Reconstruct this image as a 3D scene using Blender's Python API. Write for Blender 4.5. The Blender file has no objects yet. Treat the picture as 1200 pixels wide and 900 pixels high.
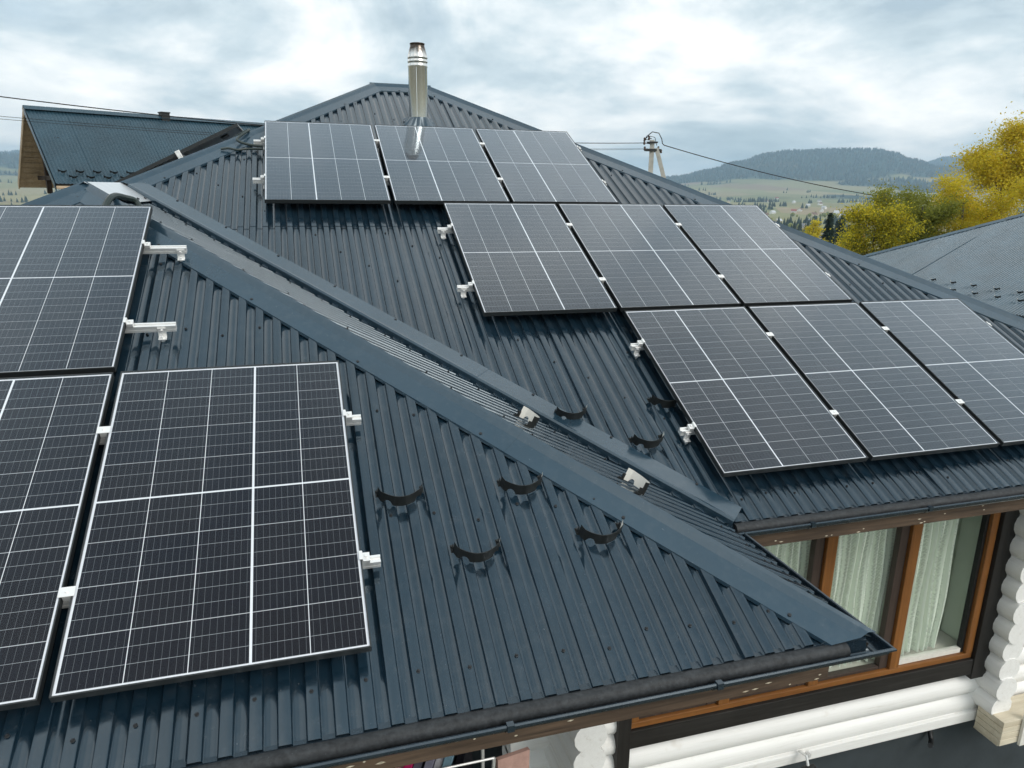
import bpy, bmesh, math, random
from mathutils import Vector, Matrix, noise
R_ = math.radians
random.seed(7)
sc = bpy.context.scene
col = sc.collection

# ------------------------------------------------------------------ camera
cam_d = bpy.data.cameras.new('camera')
cam = bpy.data.objects.new('camera', cam_d); col.objects.link(cam)
CAM = Vector((-0.69046791, -5.86051912, 7.1327662))
RX = Vector((0.959910719561644, -0.28003736911607524, 0.012267125547331309))
DN = Vector((-0.062126827375784746, -0.25522506672606904, -0.9648836316545604))
FW = Vector((0.2733343516480619, 0.9254400235635051, -0.26239111074103283))
mw = Matrix((RX, -DN, -FW)).transposed().to_4x4(); mw.translation = CAM
cam.matrix_world = mw
cam_d.sensor_fit = 'HORIZONTAL'; cam_d.sensor_width = 36.0
cam_d.lens = 839.9074 / 1200 * 36.0
cam_d.clip_start = 0.05; cam_d.clip_end = 60000
sc.camera = cam

# ------------------------------------------------------------------ world: Nishita sky under broken cloud
SUN_EL, SUN_AZ = 36.0, 148.0          # from the front right, degrees clockwise from +Y
wd = bpy.data.worlds.new('World'); sc.world = wd; wd.use_nodes = True
nt = wd.node_tree; nt.nodes.clear()
def wn(t, **k):
    n = nt.nodes.new(t)
    for a, b in k.items(): setattr(n, a, b)
    return n
wl = nt.links.new
out = wn('ShaderNodeOutputWorld'); bg = wn('ShaderNodeBackground'); bg.inputs['Strength'].default_value = 0.1
sky = wn('ShaderNodeTexSky', sky_type='NISHITA', sun_disc=False)
sky.sun_elevation = R_(SUN_EL); sky.sun_rotation = R_(SUN_AZ)
tc = wn('ShaderNodeTexCoord'); sep = wn('ShaderNodeSeparateXYZ'); wl(tc.outputs['Generated'], sep.inputs[0])
zz = wn('ShaderNodeMath', operation='MAXIMUM'); wl(sep.outputs['Z'], zz.inputs[0]); zz.inputs[1].default_value = 0.0
za = wn('ShaderNodeMath', operation='ADD'); wl(zz.outputs[0], za.inputs[0]); za.inputs[1].default_value = 0.30
dx = wn('ShaderNodeMath', operation='DIVIDE'); wl(sep.outputs['X'], dx.inputs[0]); wl(za.outputs[0], dx.inputs[1])
dy = wn('ShaderNodeMath', operation='DIVIDE'); wl(sep.outputs['Y'], dy.inputs[0]); wl(za.outputs[0], dy.inputs[1])
cv = wn('ShaderNodeCombineXYZ'); wl(dx.outputs[0], cv.inputs[0]); wl(dy.outputs[0], cv.inputs[1]); cv.inputs[2].default_value = 3.7
n1 = wn('ShaderNodeTexNoise'); n1.inputs['Scale'].default_value = 1.35; n1.inputs['Detail'].default_value = 8; n1.inputs['Roughness'].default_value = 0.56
n1.inputs['Distortion'].default_value = 0.7
wl(cv.outputs[0], n1.inputs['Vector'])
n2 = wn('ShaderNodeTexNoise'); n2.inputs['Scale'].default_value = 4.2; n2.inputs['Detail'].default_value = 7; n2.inputs['Roughness'].default_value = 0.6
wl(cv.outputs[0], n2.inputs['Vector'])
mixn = wn('ShaderNodeMath', operation='MULTIPLY_ADD'); wl(n2.outputs['Fac'], mixn.inputs[0]); mixn.inputs[1].default_value = 0.45; wl(n1.outputs['Fac'], mixn.inputs[2])
cr = wn('ShaderNodeValToRGB'); wl(mixn.outputs[0], cr.inputs['Fac'])
e = cr.color_ramp.elements
e[0].position = 0.52; e[0].color = (2.8, 3.4, 3.75, 1)
e[1].position = 0.94; e[1].color = (9.0, 8.6, 8.0, 1)
m_ = e.new(0.64); m_.color = (4.1, 4.7, 4.95, 1)
m_ = e.new(0.76); m_.color = (6.2, 6.35, 6.3, 1)
cov = wn('ShaderNodeMapRange'); wl(n1.outputs['Fac'], cov.inputs['Value'])
cov.inputs['From Min'].default_value = 0.30; cov.inputs['From Max'].default_value = 0.42
cov.inputs['To Min'].default_value = 0.85; cov.inputs['To Max'].default_value = 0.97
mx = wn('ShaderNodeMixRGB'); wl(cov.outputs[0], mx.inputs['Fac']); wl(sky.outputs[0], mx.inputs[1]); wl(cr.outputs[0], mx.inputs[2])
wl(mx.outputs[0], bg.inputs['Color']); wl(bg.outputs[0], out.inputs['Surface'])

# ------------------------------------------------------------------ sun through thin cloud
sd = bpy.data.lights.new('sun', 'SUN'); so = bpy.data.objects.new('sun', sd); col.objects.link(so)
sd.energy = 0.95; sd.angle = R_(34); sd.color = (1.0, 0.95, 0.88)
sv = Vector((math.sin(R_(SUN_AZ)) * math.cos(R_(SUN_EL)), math.cos(R_(SUN_AZ)) * math.cos(R_(SUN_EL)), math.sin(R_(SUN_EL))))
so.rotation_euler = sv.to_track_quat('Z', 'Y').to_euler()
so.location = (8, -6, 20)

# ------------------------------------------------------------------ exposure
vs = sc.view_settings; vs.view_transform = 'Standard'; vs.look = 'None'; vs.gamma = 1.0; vs.exposure = 0.95; vs.use_curve_mapping = False
sc.cycles.max_bounces = 6; sc.cycles.diffuse_bounces = 3; sc.cycles.glossy_bounces = 3; sc.cycles.transparent_max_bounces = 12; sc.cycles.volume_bounces = 0
sc.cycles.use_denoising = True

# ================================================================== materials
def mat(name):
    m = bpy.data.materials.new(name); m.use_nodes = True
    t = m.node_tree; b = t.nodes['Principled BSDF']
    return m, t, b
def N(t, typ, **k):
    n = t.nodes.new(typ)
    for a, b in k.items(): setattr(n, a, b)
    return n
def ramp(t, src, stops):
    r = N(t, 'ShaderNodeValToRGB'); t.links.new(src, r.inputs['Fac'])
    el = r.color_ramp.elements
    while len(el) > 1: el.remove(el[-1])
    el[0].position = stops[0][0]; el[0].color = (*stops[0][1], 1)
    for p, c in stops[1:]:
        x = el.new(p); x.color = (*c, 1)
    return r.outputs['Color']
def rampv(t, src, a, b, lo, hi):
    r = N(t, 'ShaderNodeMapRange'); t.links.new(src, r.inputs['Value'])
    r.inputs['From Min'].default_value = a; r.inputs['From Max'].default_value = b
    r.inputs['To Min'].default_value = lo; r.inputs['To Max'].default_value = hi
    return r.outputs[0]
def noise_n(t, vec, scale, detail=4, rough=0.55, dist=0.0):
    n = N(t, 'ShaderNodeTexNoise'); n.inputs['Scale'].default_value = scale; n.inputs['Detail'].default_value = detail
    n.inputs['Roughness'].default_value = rough; n.inputs['Distortion'].default_value = dist
    if vec is not None: t.links.new(vec, n.inputs['Vector'])
    return n.outputs['Fac']
def coords(t, scale=(1, 1, 1), kind='Object', rot=(0, 0, 0)):
    c = N(t, 'ShaderNodeTexCoord'); mp = N(t, 'ShaderNodeMapping')
    mp.inputs['Scale'].default_value = scale; mp.inputs['Rotation'].default_value = rot
    t.links.new(c.outputs[kind], mp.inputs['Vector']); return mp.outputs[0]
def mixc(t, fac, a, b):
    m = N(t, 'ShaderNodeMixRGB')
    if isinstance(fac, float): m.inputs[0].default_value = fac
    else: t.links.new(fac, m.inputs[0])
    for i, v in ((1, a), (2, b)):
        if isinstance(v, tuple): m.inputs[i].default_value = (*v, 1)
        else: t.links.new(v, m.inputs[i])
    return m.outputs[0]
def bump(t, b, h, strength=0.3, dist=0.01):
    n = N(t, 'ShaderNodeBump'); n.inputs['Strength'].default_value = strength; n.inputs['Distance'].default_value = dist
    t.links.new(h, n.inputs['Height']); t.links.new(n.outputs[0], b.inputs['Normal'])

def painted_metal(name, base, rough=0.33, spec=0.5, dust=0.5, var=0.25):
    m, t, b = mat(name)
    v = coords(t)
    big = noise_n(t, v, 1.3, 5); streak = noise_n(t, coords(t, (3, 3, 0.6)), 5.0, 5, 0.65)
    speck = noise_n(t, v, 95.0, 2, 0.6); fine = noise_n(t, v, 28.0, 5, 0.7)
    lo = tuple(x * (1 - var) for x in base); hi = tuple(x * (1 + var) for x in base)
    c = ramp(t, big, [(0.3, lo), (0.7, hi)])
    c = mixc(t, rampv(t, streak, 0.5, 0.85, 0.0, 0.35 * dust), c, (0.16, 0.165, 0.165))
    c = mixc(t, rampv(t, fine, 0.62, 0.80, 0.0, 0.35 * dust), c, (0.20, 0.20, 0.19))
    c = mixc(t, rampv(t, speck, 0.74, 0.78, 0.0, 0.7 * dust), c, (0.40, 0.41, 0.40))
    t.links.new(c, b.inputs['Base Color'])
    t.links.new(rampv(t, fine, 0.25, 0.75, rough - 0.06, rough + 0.12), b.inputs['Roughness'])
    b.inputs['Specular IOR Level'].default_value = spec; b.inputs['Specular Tint'].default_value = (0.78, 0.91, 1.0, 1)
    bump(t, b, noise_n(t, v, 1.6, 2), 0.03, 0.006)
    return m
M = {}
M['roof'] = painted_metal('slate_blue_roof_sheet', (0.006, 0.017, 0.028), 0.12, 1.0, 0.4)
M['trim'] = painted_metal('slate_blue_flashing', (0.018, 0.040, 0.060), 0.17, 1.0, 0.35, 0.15)
M['gutter'] = painted_metal('dark_gutter_paint', (0.012, 0.022, 0.032), 0.2, 0.8, 0.2)
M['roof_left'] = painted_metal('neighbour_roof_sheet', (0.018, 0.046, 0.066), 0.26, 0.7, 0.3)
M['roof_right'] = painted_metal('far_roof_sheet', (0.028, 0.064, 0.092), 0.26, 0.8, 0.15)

def simple(name, c, rough=0.5, metal=0.0, spec=0.5, var=0.2, scale=8.0, bmp=0.1, bd=0.003):
    m, t, b = mat(name); v = coords(t)
    f = noise_n(t, v, scale, 5, 0.6)
    t.links.new(ramp(t, f, [(0.25, tuple(x * (1 - var) for x in c)), (0.75, tuple(min(1, x * (1 + var)) for x in c))]), b.inputs['Base Color'])
    b.inputs['Roughness'].default_value = rough; b.inputs['Metallic'].default_value = metal; b.inputs['Specular IOR Level'].default_value = spec
    if bmp: bump(t, b, noise_n(t, v, scale * 5, 3), bmp, bd)
    return m
M['alu'] = simple('bright_aluminium', (0.86, 0.86, 0.85), 0.38, 0.55, 0.5, 0.06, 14, 0.05, 0.001)
M['frame'] = simple('dark_anodised_frame', (0.030, 0.034, 0.036), 0.4, 0.3, 0.5, 0.06, 10, 0.03, 0.001)
M['white_back'] = simple('white_backsheet', (0.78, 0.80, 0.82), 0.5, 0, 0.3, 0.05, 4, 0)
M['black_plastic'] = simple('black_plastic', (0.012, 0.013, 0.014), 0.42, 0, 0.4, 0.3, 30, 0.2, 0.001)
M['black_metal'] = simple('black_guard_paint', (0.016, 0.018, 0.018), 0.5, 0, 0.35, 0.3, 40, 0.4, 0.001)
M['guard_white'] = simple('pale_primer', (0.74, 0.72, 0.66), 0.5, 0, 0.4, 0.06, 30, 0.1, 0.001)
M['screw'] = simple('dark_screw', (0.02, 0.022, 0.025), 0.5, 0.2, 0.4, 0.2, 60, 0)
M['cable'] = simple('dark_green_cable', (0.018, 0.032, 0.030), 0.45, 0, 0.5, 0.2, 30, 0)
M['zinc'] = simple('bare_zinc', (0.72, 0.74, 0.75), 0.30, 0.85, 0.5, 0.08, 6, 0.15, 0.002)
M['deck'] = simple('dark_deck_board', (0.03, 0.026, 0.022), 0.9, 0, 0.2, 0.3, 6, 0)
M['logw'] = None
M['concrete'] = simple('weathered_concrete', (0.42, 0.41, 0.37), 0.9, 0, 0.2, 0.2, 5, 0.4, 0.01)
M['plaster_dark'] = simple('slate_plaster', (0.040, 0.050, 0.056), 0.75, 0, 0.3, 0.2, 3, 0.3, 0.004)
M['plaster_pale'] = simple('pale_plaster', (0.62, 0.60, 0.55), 0.9, 0, 0.2, 0.08, 3, 0.2, 0.004)
M['room'] = simple('pale_green_room', (0.66, 0.75, 0.62), 0.9, 0, 0.2, 0.06, 2, 0)
M['insulator'] = simple('brown_porcelain', (0.06, 0.04, 0.03), 0.25, 0, 0.5, 0.2, 20, 0)
M['wire'] = simple('black_wire', (0.015, 0.015, 0.016), 0.6, 0, 0.3, 0.1, 10, 0)

def wood(name, dark, light, rough=0.6, axis='X', scale=1.0, spec=0.4, knots=True):
    m, t, b = mat(name)
    st = {'X': (0.7, 14, 14), 'Y': (14, 0.7, 14), 'Z': (14, 14, 0.7)}[axis]
    v = coords(t, tuple(x * scale for x in st))
    g = noise_n(t, v, 2.2, 6, 0.65, 0.6); big = noise_n(t, coords(t), 2.0, 4)
    c = ramp(t, g, [(0.28, dark), (0.5, tuple((a + b2) / 2 for a, b2 in zip(dark, light))), (0.72, light)])
    c = mixc(t, rampv(t, big, 0.4, 0.75, 0.0, 0.45), c, tuple(x * 0.55 for x in dark))
    t.links.new(c, b.inputs['Base Color']); b.inputs['Roughness'].default_value = rough; b.inputs['Specular IOR Level'].default_value = spec
    bump(t, b, g, 0.3, 0.004)
    return m
M['fascia'] = wood('weathered_brown_board', (0.036, 0.025, 0.018), (0.16, 0.108, 0.072), 0.75)
M['orange'] = wood('orange_stained_wood_upright', (0.17, 0.066, 0.018), (0.30, 0.125, 0.034), 0.35, 'Z')
M['orangex'] = wood('orange_stained_wood_rail', (0.17, 0.066, 0.018), (0.30, 0.125, 0.034), 0.35, 'X')
M['blackwood'] = wood('black_stained_wood_upright', (0.008, 0.007, 0.006), (0.026, 0.024, 0.022), 0.6, 'Z')
M['blackwoodx'] = wood('black_stained_wood_rail', (0.008, 0.007, 0.006), (0.030, 0.028, 0.026), 0.6, 'X')
M['brownedge'] = wood('dark_brown_sash', (0.035, 0.024, 0.020), (0.075, 0.052, 0.042), 0.5, 'Z')
M['cream_board'] = wood('cream_painted_board', (0.60, 0.52, 0.38), (0.78, 0.72, 0.58), 0.6, 'X', 0.7)
M['gablewood'] = wood('tan_gable_board', (0.38, 0.28, 0.18), (0.60, 0.48, 0.34), 0.75, 'Z', 0.5)
M['brownbeam'] = wood('dark_brown_beam', (0.02, 0.013, 0.009), (0.06, 0.04, 0.027), 0.7, 'Z')
M['bark'] = wood('grey_bark', (0.05, 0.042, 0.034), (0.17, 0.15, 0.13), 0.9, 'Z', 0.5)

def log_paint(name, axis):
    m, t, b = mat(name)
    st = {'X': (0.5, 9, 9), 'Y': (9, 0.5, 9)}[axis]
    g = noise_n(t, coords(t, st), 3.0, 6, 0.65, 0.4); k = noise_n(t, coords(t, (2, 2, 2)), 2.2, 3)
    c = ramp(t, g, [(0.22, (0.62, 0.60, 0.55)), (0.40, (0.82, 0.815, 0.79)), (0.7, (0.88, 0.88, 0.86))])
    c = mixc(t, rampv(t, k, 0.66, 0.78, 0.0, 0.4), c, (0.55, 0.48, 0.40))
    t.links.new(c, b.inputs['Base Color']); b.inputs['Roughness'].default_value = 0.5
    bump(t, b, g, 0.35, 0.006)
    return m
M['log'] = log_paint('white_painted_log', 'X'); M['logy'] = log_paint('white_painted_log_end', 'Y')

def foam():
    m, t, b = mat('dark_foam_roll'); v = coords(t)
    f = noise_n(t, v, 45, 3, 0.6); s = noise_n(t, v, 120, 2, 0.5); k = noise_n(t, coords(t, (1.5, 8, 8)), 4, 3)
    c = ramp(t, f, [(0.3, (0.010, 0.012, 0.014)), (0.7, (0.034, 0.038, 0.042))])
    c = mixc(t, rampv(t, s, 0.70, 0.80, 0, 0.35), c, (0.16, 0.17, 0.18))
    c = mixc(t, rampv(t, k, 0.5, 0.8, 0, 0.5), c, (0.05, 0.056, 0.06))
    t.links.new(c, b.inputs['Base Color']); b.inputs['Roughness'].default_value = 0.62; b.inputs['Specular IOR Level'].default_value = 0.35
    bump(t, b, f, 0.3, 0.002); return m
M['foam'] = foam()

def steel():
    m, t, b = mat('stainless_flue'); v = coords(t, (14, 14, 0.8))
    g = noise_n(t, v, 2.0, 4); z = N(t, 'ShaderNodeTexCoord'); sp = N(t, 'ShaderNodeSeparateXYZ'); t.links.new(z.outputs['Object'], sp.inputs[0])
    c = ramp(t, g, [(0.3, (0.66, 0.65, 0.62)), (0.7, (0.82, 0.82, 0.80))])
    soot = N(t, 'ShaderNodeMath', operation='ADD'); t.links.new(sp.outputs['Z'], soot.inputs[0])
    nn = N(t, 'ShaderNodeMath', operation='MULTIPLY'); t.links.new(noise_n(t, coords(t), 14, 4), nn.inputs[0]); nn.inputs[1].default_value = 0.12
    t.links.new(nn.outputs[0], soot.inputs[1])
    c = mixc(t, rampv(t, soot.outputs[0], 0.93, 1.01, 0.0, 0.95), c, (0.05, 0.035, 0.025))
    t.links.new(c, b.inputs['Base Color']); b.inputs['Metallic'].default_value = 1.0; b.inputs['Roughness'].default_value = 0.24
    bump(t, b, noise_n(t, coords(t), 9, 2), 0.15, 0.004)
    return m
M['steel'] = steel()

def cell_mat():
    m, t, b = mat('solar_cell'); uv = N(t, 'ShaderNodeTexCoord').outputs['UV']
    sp = N(t, 'ShaderNodeSeparateXYZ'); t.links.new(uv, sp.inputs[0])
    def lines(src, n, w):
        a = N(t, 'ShaderNodeMath', operation='MULTIPLY'); t.links.new(src, a.inputs[0]); a.inputs[1].default_value = n
        f = N(t, 'ShaderNodeMath', operation='FRACT'); t.links.new(a.outputs[0], f.inputs[0])
        d = N(t, 'ShaderNodeMath', operation='SUBTRACT'); t.links.new(f.outputs[0], d.inputs[0]); d.inputs[1].default_value = 0.5
        ab = N(t, 'ShaderNodeMath', operation='ABSOLUTE'); t.links.new(d.outputs[0], ab.inputs[0])
        l = N(t, 'ShaderNodeMath', operation='LESS_THAN'); t.links.new(ab.outputs[0], l.inputs[0]); l.inputs[1].default_value = w
        return l.outputs[0]
    oi = N(t, 'ShaderNodeObjectInfo')
    base = ramp(t, oi.outputs['Random'], [(0.0, (0.0024, 0.0036, 0.0088)), (0.5, (0.0030, 0.0036, 0.0080)), (1.0, (0.0038, 0.0037, 0.0070))])
    sub = N(t, 'ShaderNodeMath', operation='ADD'); t.links.new(sp.outputs['Y'], sub.inputs[0]); sub.inputs[1].default_value = 1 / 6.0
    c = mixc(t, lines(sp.outputs['X'], 8, 0.020), base, (0.13, 0.14, 0.15))
    c = mixc(t, lines(sub.outputs[0], 3, 0.011), c, (0.34, 0.36, 0.37))
    t.links.new(c, b.inputs['Base Color']); b.inputs['Roughness'].default_value = 0.45; b.inputs['Specular IOR Level'].default_value = 0.2
    return m
M['cell'] = cell_mat()

def glass_mat(name, rough, tint=(1, 1, 1), ior=1.45, dust=0.0, drops=False, power=5.0, f0=None):
    m = bpy.data.materials.new(name); m.use_nodes = True; t = m.node_tree; t.nodes.clear()
    o = N(t, 'ShaderNodeOutputMaterial'); tr = N(t, 'ShaderNodeBsdfTransparent'); tr.inputs[0].default_value = (*tint, 1)
    gl = N(t, 'ShaderNodeBsdfGlossy'); gl.inputs['Roughness'].default_value = rough; gl.inputs['Color'].default_value = (0.78, 0.90, 1.0, 1)
    lw = N(t, 'ShaderNodeLayerWeight'); lw.inputs['Blend'].default_value = 0.5
    pw = N(t, 'ShaderNodeMath', operation='POWER'); t.links.new(lw.outputs['Facing'], pw.inputs[0]); pw.inputs[1].default_value = power
    fr = N(t, 'ShaderNodeMath', operation='MULTIPLY_ADD'); t.links.new(pw.outputs[0], fr.inputs[0]); f0 = ((ior - 1) / (ior + 1)) ** 2 if f0 is None else f0
    fr.inputs[1].default_value = 1 - f0; fr.inputs[2].default_value = f0
    mxs = N(t, 'ShaderNodeMixShader'); t.links.new(fr.outputs[0], mxs.inputs[0]); t.links.new(tr.outputs[0], mxs.inputs[1]); t.links.new(gl.outputs[0], mxs.inputs[2])
    last = mxs.outputs[0]
    v = coords(t)
    if drops:
        bp = N(t, 'ShaderNodeBump'); bp.inputs['Strength'].default_value = 0.08; bp.inputs['Distance'].default_value = 0.002
        t.links.new(noise_n(t, v, 4, 3), bp.inputs['Height']); t.links.new(bp.outputs[0], gl.inputs['Normal'])
    if dust:
        df = N(t, 'ShaderNodeBsdfDiffuse'); df.inputs[0].default_value = (0.42, 0.43, 0.43, 1)
        a = rampv(t, noise_n(t, v, 3.0, 5, 0.65), 0.35, 0.8, dust * 0.3, dust)
        s = rampv(t, noise_n(t, v, 190.0, 2, 0.5), 0.73, 0.78, 0.0, 0.35)
        mxm = N(t, 'ShaderNodeMath', operation='MAXIMUM'); t.links.new(a, mxm.inputs[0]); t.links.new(s, mxm.inputs[1])
        m2 = N(t, 'ShaderNodeMixShader'); t.links.new(mxm.outputs[0], m2.inputs[0]); t.links.new(last, m2.inputs[1]); t.links.new(df.outputs[0], m2.inputs[2])
        last = m2.outputs[0]
    t.links.new(last, o.inputs['Surface'])
    return m
M['pv_glass'] = glass_mat('solar_cover_glass', 0.075, (0.97, 0.98, 1.0), 1.45, 0.018, True, 2.8, 0.003)
M['win_glass'] = glass_mat('window_glass', 0.01, (0.95, 0.98, 0.96), 1.5)

def curtain_mat(name, thr, base=(0.80, 0.85, 0.75)):
    m, t, b = mat(name); uv = N(t, 'ShaderNodeTexCoord').outputs['UV']
    mp = N(t, 'ShaderNodeMapping'); mp.inputs['Scale'].default_value = (34, 80, 1); t.links.new(uv, mp.inputs[0])
    vo = N(t, 'ShaderNodeTexVoronoi'); vo.inputs['Scale'].default_value = 1.0; vo.inputs['Randomness'].default_value = 0.15; t.links.new(mp.outputs[0], vo.inputs['Vector'])
    c = ramp(t, vo.outputs['Distance'], [(thr, tuple(x * 0.5 for x in base)), (thr + 0.12, base)])
    t.links.new(c, b.inputs['Base Color']); b.inputs['Roughness'].default_value = 0.9; b.inputs['Specular IOR Level'].default_value = 0.1
    return m
M['lace'] = curtain_mat('lace_curtain', 0.22)

def leaf_mat(name, a, bcol, cc):
    m, t, b = mat(name); g = N(t, 'ShaderNodeNewGeometry')
    c = ramp(t, g.outputs['Random Per Island'], [(0.0, a), (0.5, bcol), (1.0, cc)])
    c = mixc(t, rampv(t, noise_n(t, coords(t), 0.9, 3), 0.35, 0.65, 0.0, 0.6), c, tuple((x + y) / 2 for x, y in zip(a, bcol)))
    t.links.new(c, b.inputs['Base Color']); b.inputs['Roughness'].default_value = 0.6; b.inputs['Specular IOR Level'].default_value = 0.25
    tl = N(t, 'ShaderNodeBsdfTranslucent'); t.links.new(c, tl.inputs[0])
    ms = N(t, 'ShaderNodeMixShader'); ms.inputs[0].default_value = 0.5
    t.links.new(b.outputs[0], ms.inputs[1]); t.links.new(tl.outputs[0], ms.inputs[2]); t.links.new(ms.outputs[0], t.nodes['Material Output'].inputs['Surface'])
    return m
M['leaf_gold'] = leaf_mat('golden_autumn_leaf', (0.56, 0.47, 0.03), (0.76, 0.62, 0.04), (0.36, 0.39, 0.04))
M['leaf_amber'] = leaf_mat('amber_autumn_leaf', (0.60, 0.45, 0.04), (0.72, 0.57, 0.04), (0.40, 0.37, 0.05))
M['leaf_olive'] = leaf_mat('olive_leaf', (0.20, 0.23, 0.04), (0.32, 0.33, 0.05), (0.14, 0.17, 0.03))
M['needle'] = leaf_mat('dark_needles', (0.016, 0.035, 0.018), (0.024, 0.050, 0.024), (0.035, 0.050, 0.020))
M['forest'] = leaf_mat('mixed_forest', (0.012, 0.036, 0.036), (0.026, 0.056, 0.048), (0.13, 0.10, 0.04))

# ================================================================== mesh helpers
class MB:
    def __init__(s): s.v = []; s.f = []; s.mi = []; s.uv = []
    def quad(s, a, b, c, d, mi=0, uv=None):
        n = len(s.v); s.v += [tuple(a), tuple(b), tuple(c), tuple(d)]; s.f.append((n, n + 1, n + 2, n + 3)); s.mi.append(mi)
        s.uv.append(uv or [(0, 0), (1, 0), (1, 1), (0, 1)])
    def poly(s, pts, mi=0):
        n = len(s.v); s.v += [tuple(p) for p in pts]; s.f.append(tuple(range(n, n + len(pts)))); s.mi.append(mi); s.uv.append([(0, 0)] * len(pts))
    def box(s, lo, hi, fr=None, mi=0):
        f = fr or (lambda x, y, z: (x, y, z))
        x0, y0, z0 = lo; x1, y1, z1 = hi
        n = len(s.v)
        s.v += [tuple(f(*p)) for p in ((x0, y0, z0), (x1, y0, z0), (x1, y1, z0), (x0, y1, z0), (x0, y0, z1), (x1, y0, z1), (x1, y1, z1), (x0, y1, z1))]
        for q in ((0, 3, 2, 1), (4, 5, 6, 7), (0, 1, 5, 4), (1, 2, 6, 5), (2, 3, 7, 6), (3, 0, 4, 7)):
            s.f.append(tuple(n + i for i in q)); s.mi.append(mi); s.uv.append([(0, 0), (1, 0), (1, 1), (0, 1)])
    def tube(s, pts, rad, seg=8, cap=True):
        pts = [Vector(p) for p in pts]
        if not isinstance(rad, (list, tuple)): rad = [rad] * len(pts)
        rings = []; up = None
        for i, p in enumerate(pts):
            d = (pts[min(i + 1, len(pts) - 1)] - pts[max(i - 1, 0)]).normalized()
            if up is None: up = d.orthogonal().normalized()
            up = (up - d * up.dot(d)); up = up.normalized() if up.length > 1e-6 else d.orthogonal().normalized()
            sd_ = d.cross(up); n = len(s.v)
            for k in range(seg):
                a = 2 * math.pi * k / seg; s.v.append(tuple(p + (up * math.cos(a) + sd_ * math.sin(a)) * rad[i]))
            rings.append(n)
        for i in range(len(rings) - 1):
            for k in range(seg):
                a, b = rings[i], rings[i + 1]; k2 = (k + 1) % seg
                s.f.append((a + k, a + k2, b + k2, b + k)); s.mi.append(0); s.uv.append([(0, 0)] * 4)
        if cap:
            s.f.append(tuple(reversed(range(rings[0], rings[0] + seg)))); s.f.append(tuple(range(rings[-1], rings[-1] + seg)))
            s.mi += [0, 0]; s.uv += [[(0, 0)] * seg] * 2
    def lathe(s, prof, o=(0, 0, 0), seg=24, axis=None, close=False):
        rings = []
        for r, z in prof:
            n = len(s.v)
            for k in range(seg):
                a = 2 * math.pi * k / seg; s.v.append((o[0] + r * math.cos(a), o[1] + r * math.sin(a), o[2] + z))
            rings.append(n)
        for i in range(len(rings) - 1):
            for k in range(seg):
                a, b = rings[i], rings[i + 1]; k2 = (k + 1) % seg
                s.f.append((a + k, a + k2, b + k2, b + k)); s.mi.append(0); s.uv.append([(0, 0)] * 4)
        if close:
            s.f.append(tuple(reversed(range(rings[0], rings[0] + seg)))); s.f.append(tuple(range(rings[-1], rings[-1] + seg)))
            s.mi += [0, 0]; s.uv += [[(0, 0)] * seg] * 2
    def extrude(s, prof, a, b, fr, cap=True, closed=True):
        """profile points (p,q) swept from a to b; fr(t,p,q) -> world"""
        n = len(s.v); k = len(prof)
        for t in (a, b):
            for p, q in prof: s.v.append(tuple(fr(t, p, q)))
        for i in range(k if closed else k - 1):
            j = (i + 1) % k; s.f.append((n + i, n + j, n + k + j, n + k + i)); s.mi.append(0); s.uv.append([(0, 0)] * 4)
        if cap and closed:
            s.f.append(tuple(reversed(range(n, n + k)))); s.f.append(tuple(range(n + k, n + 2 * k))); s.mi += [0, 0]; s.uv += [[(0, 0)] * k] * 2
    def mesh(s, name, mats, smooth=False, uvs=False):
        me = bpy.data.meshes.new(name); me.from_pydata(s.v, [], s.f)
        for m in (mats if isinstance(mats, (list, tuple)) else [mats]): me.materials.append(m)
        if any(s.mi): me.polygons.foreach_set('material_index', s.mi)
        if uvs:
            l = me.uv_layers.new(name='UVMap'); flat = [c for f in s.uv for p in f for c in p]; l.data.foreach_set('uv', flat)
        if smooth: me.polygons.foreach_set('use_smooth', [True] * len(me.polygons))
        me.update(); return me

def link(name, me, parent=None, **props):
    o = bpy.data.objects.new(name, me); col.objects.link(o)
    if parent is not None: o.parent = parent
    for k, v in props.items(): o[k] = v
    return o
def put(name, mb, mats, parent=None, smooth=False, uvs=False, bevel=0, **props):
    """mesh written in world coordinates, hung under parent without moving"""
    o = link(name, mb.mesh(name, mats, smooth, uvs), parent, **props)
    if parent is not None:
        loc = parent.location
        if loc.length > 0: o.matrix_parent_inverse = Matrix.Translation(-loc)
    if bevel:
        b = o.modifiers.new('bevel', 'BEVEL'); b.width = bevel; b.segments = 2; b.limit_method = 'ANGLE'
    if smooth and not bevel:
        es = o.modifiers.new('split', 'EDGE_SPLIT'); es.split_angle = R_(38)
    return o
def thing(name, loc, label, cat, group=None, rot=(0, 0, 0)):
    o = bpy.data.objects.new(name, None); col.objects.link(o); o.location = loc; o.rotation_euler = rot
    o.empty_display_size = 0.2
    o['label'] = label; o['category'] = cat
    if group: o['group'] = group
    return o

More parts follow.
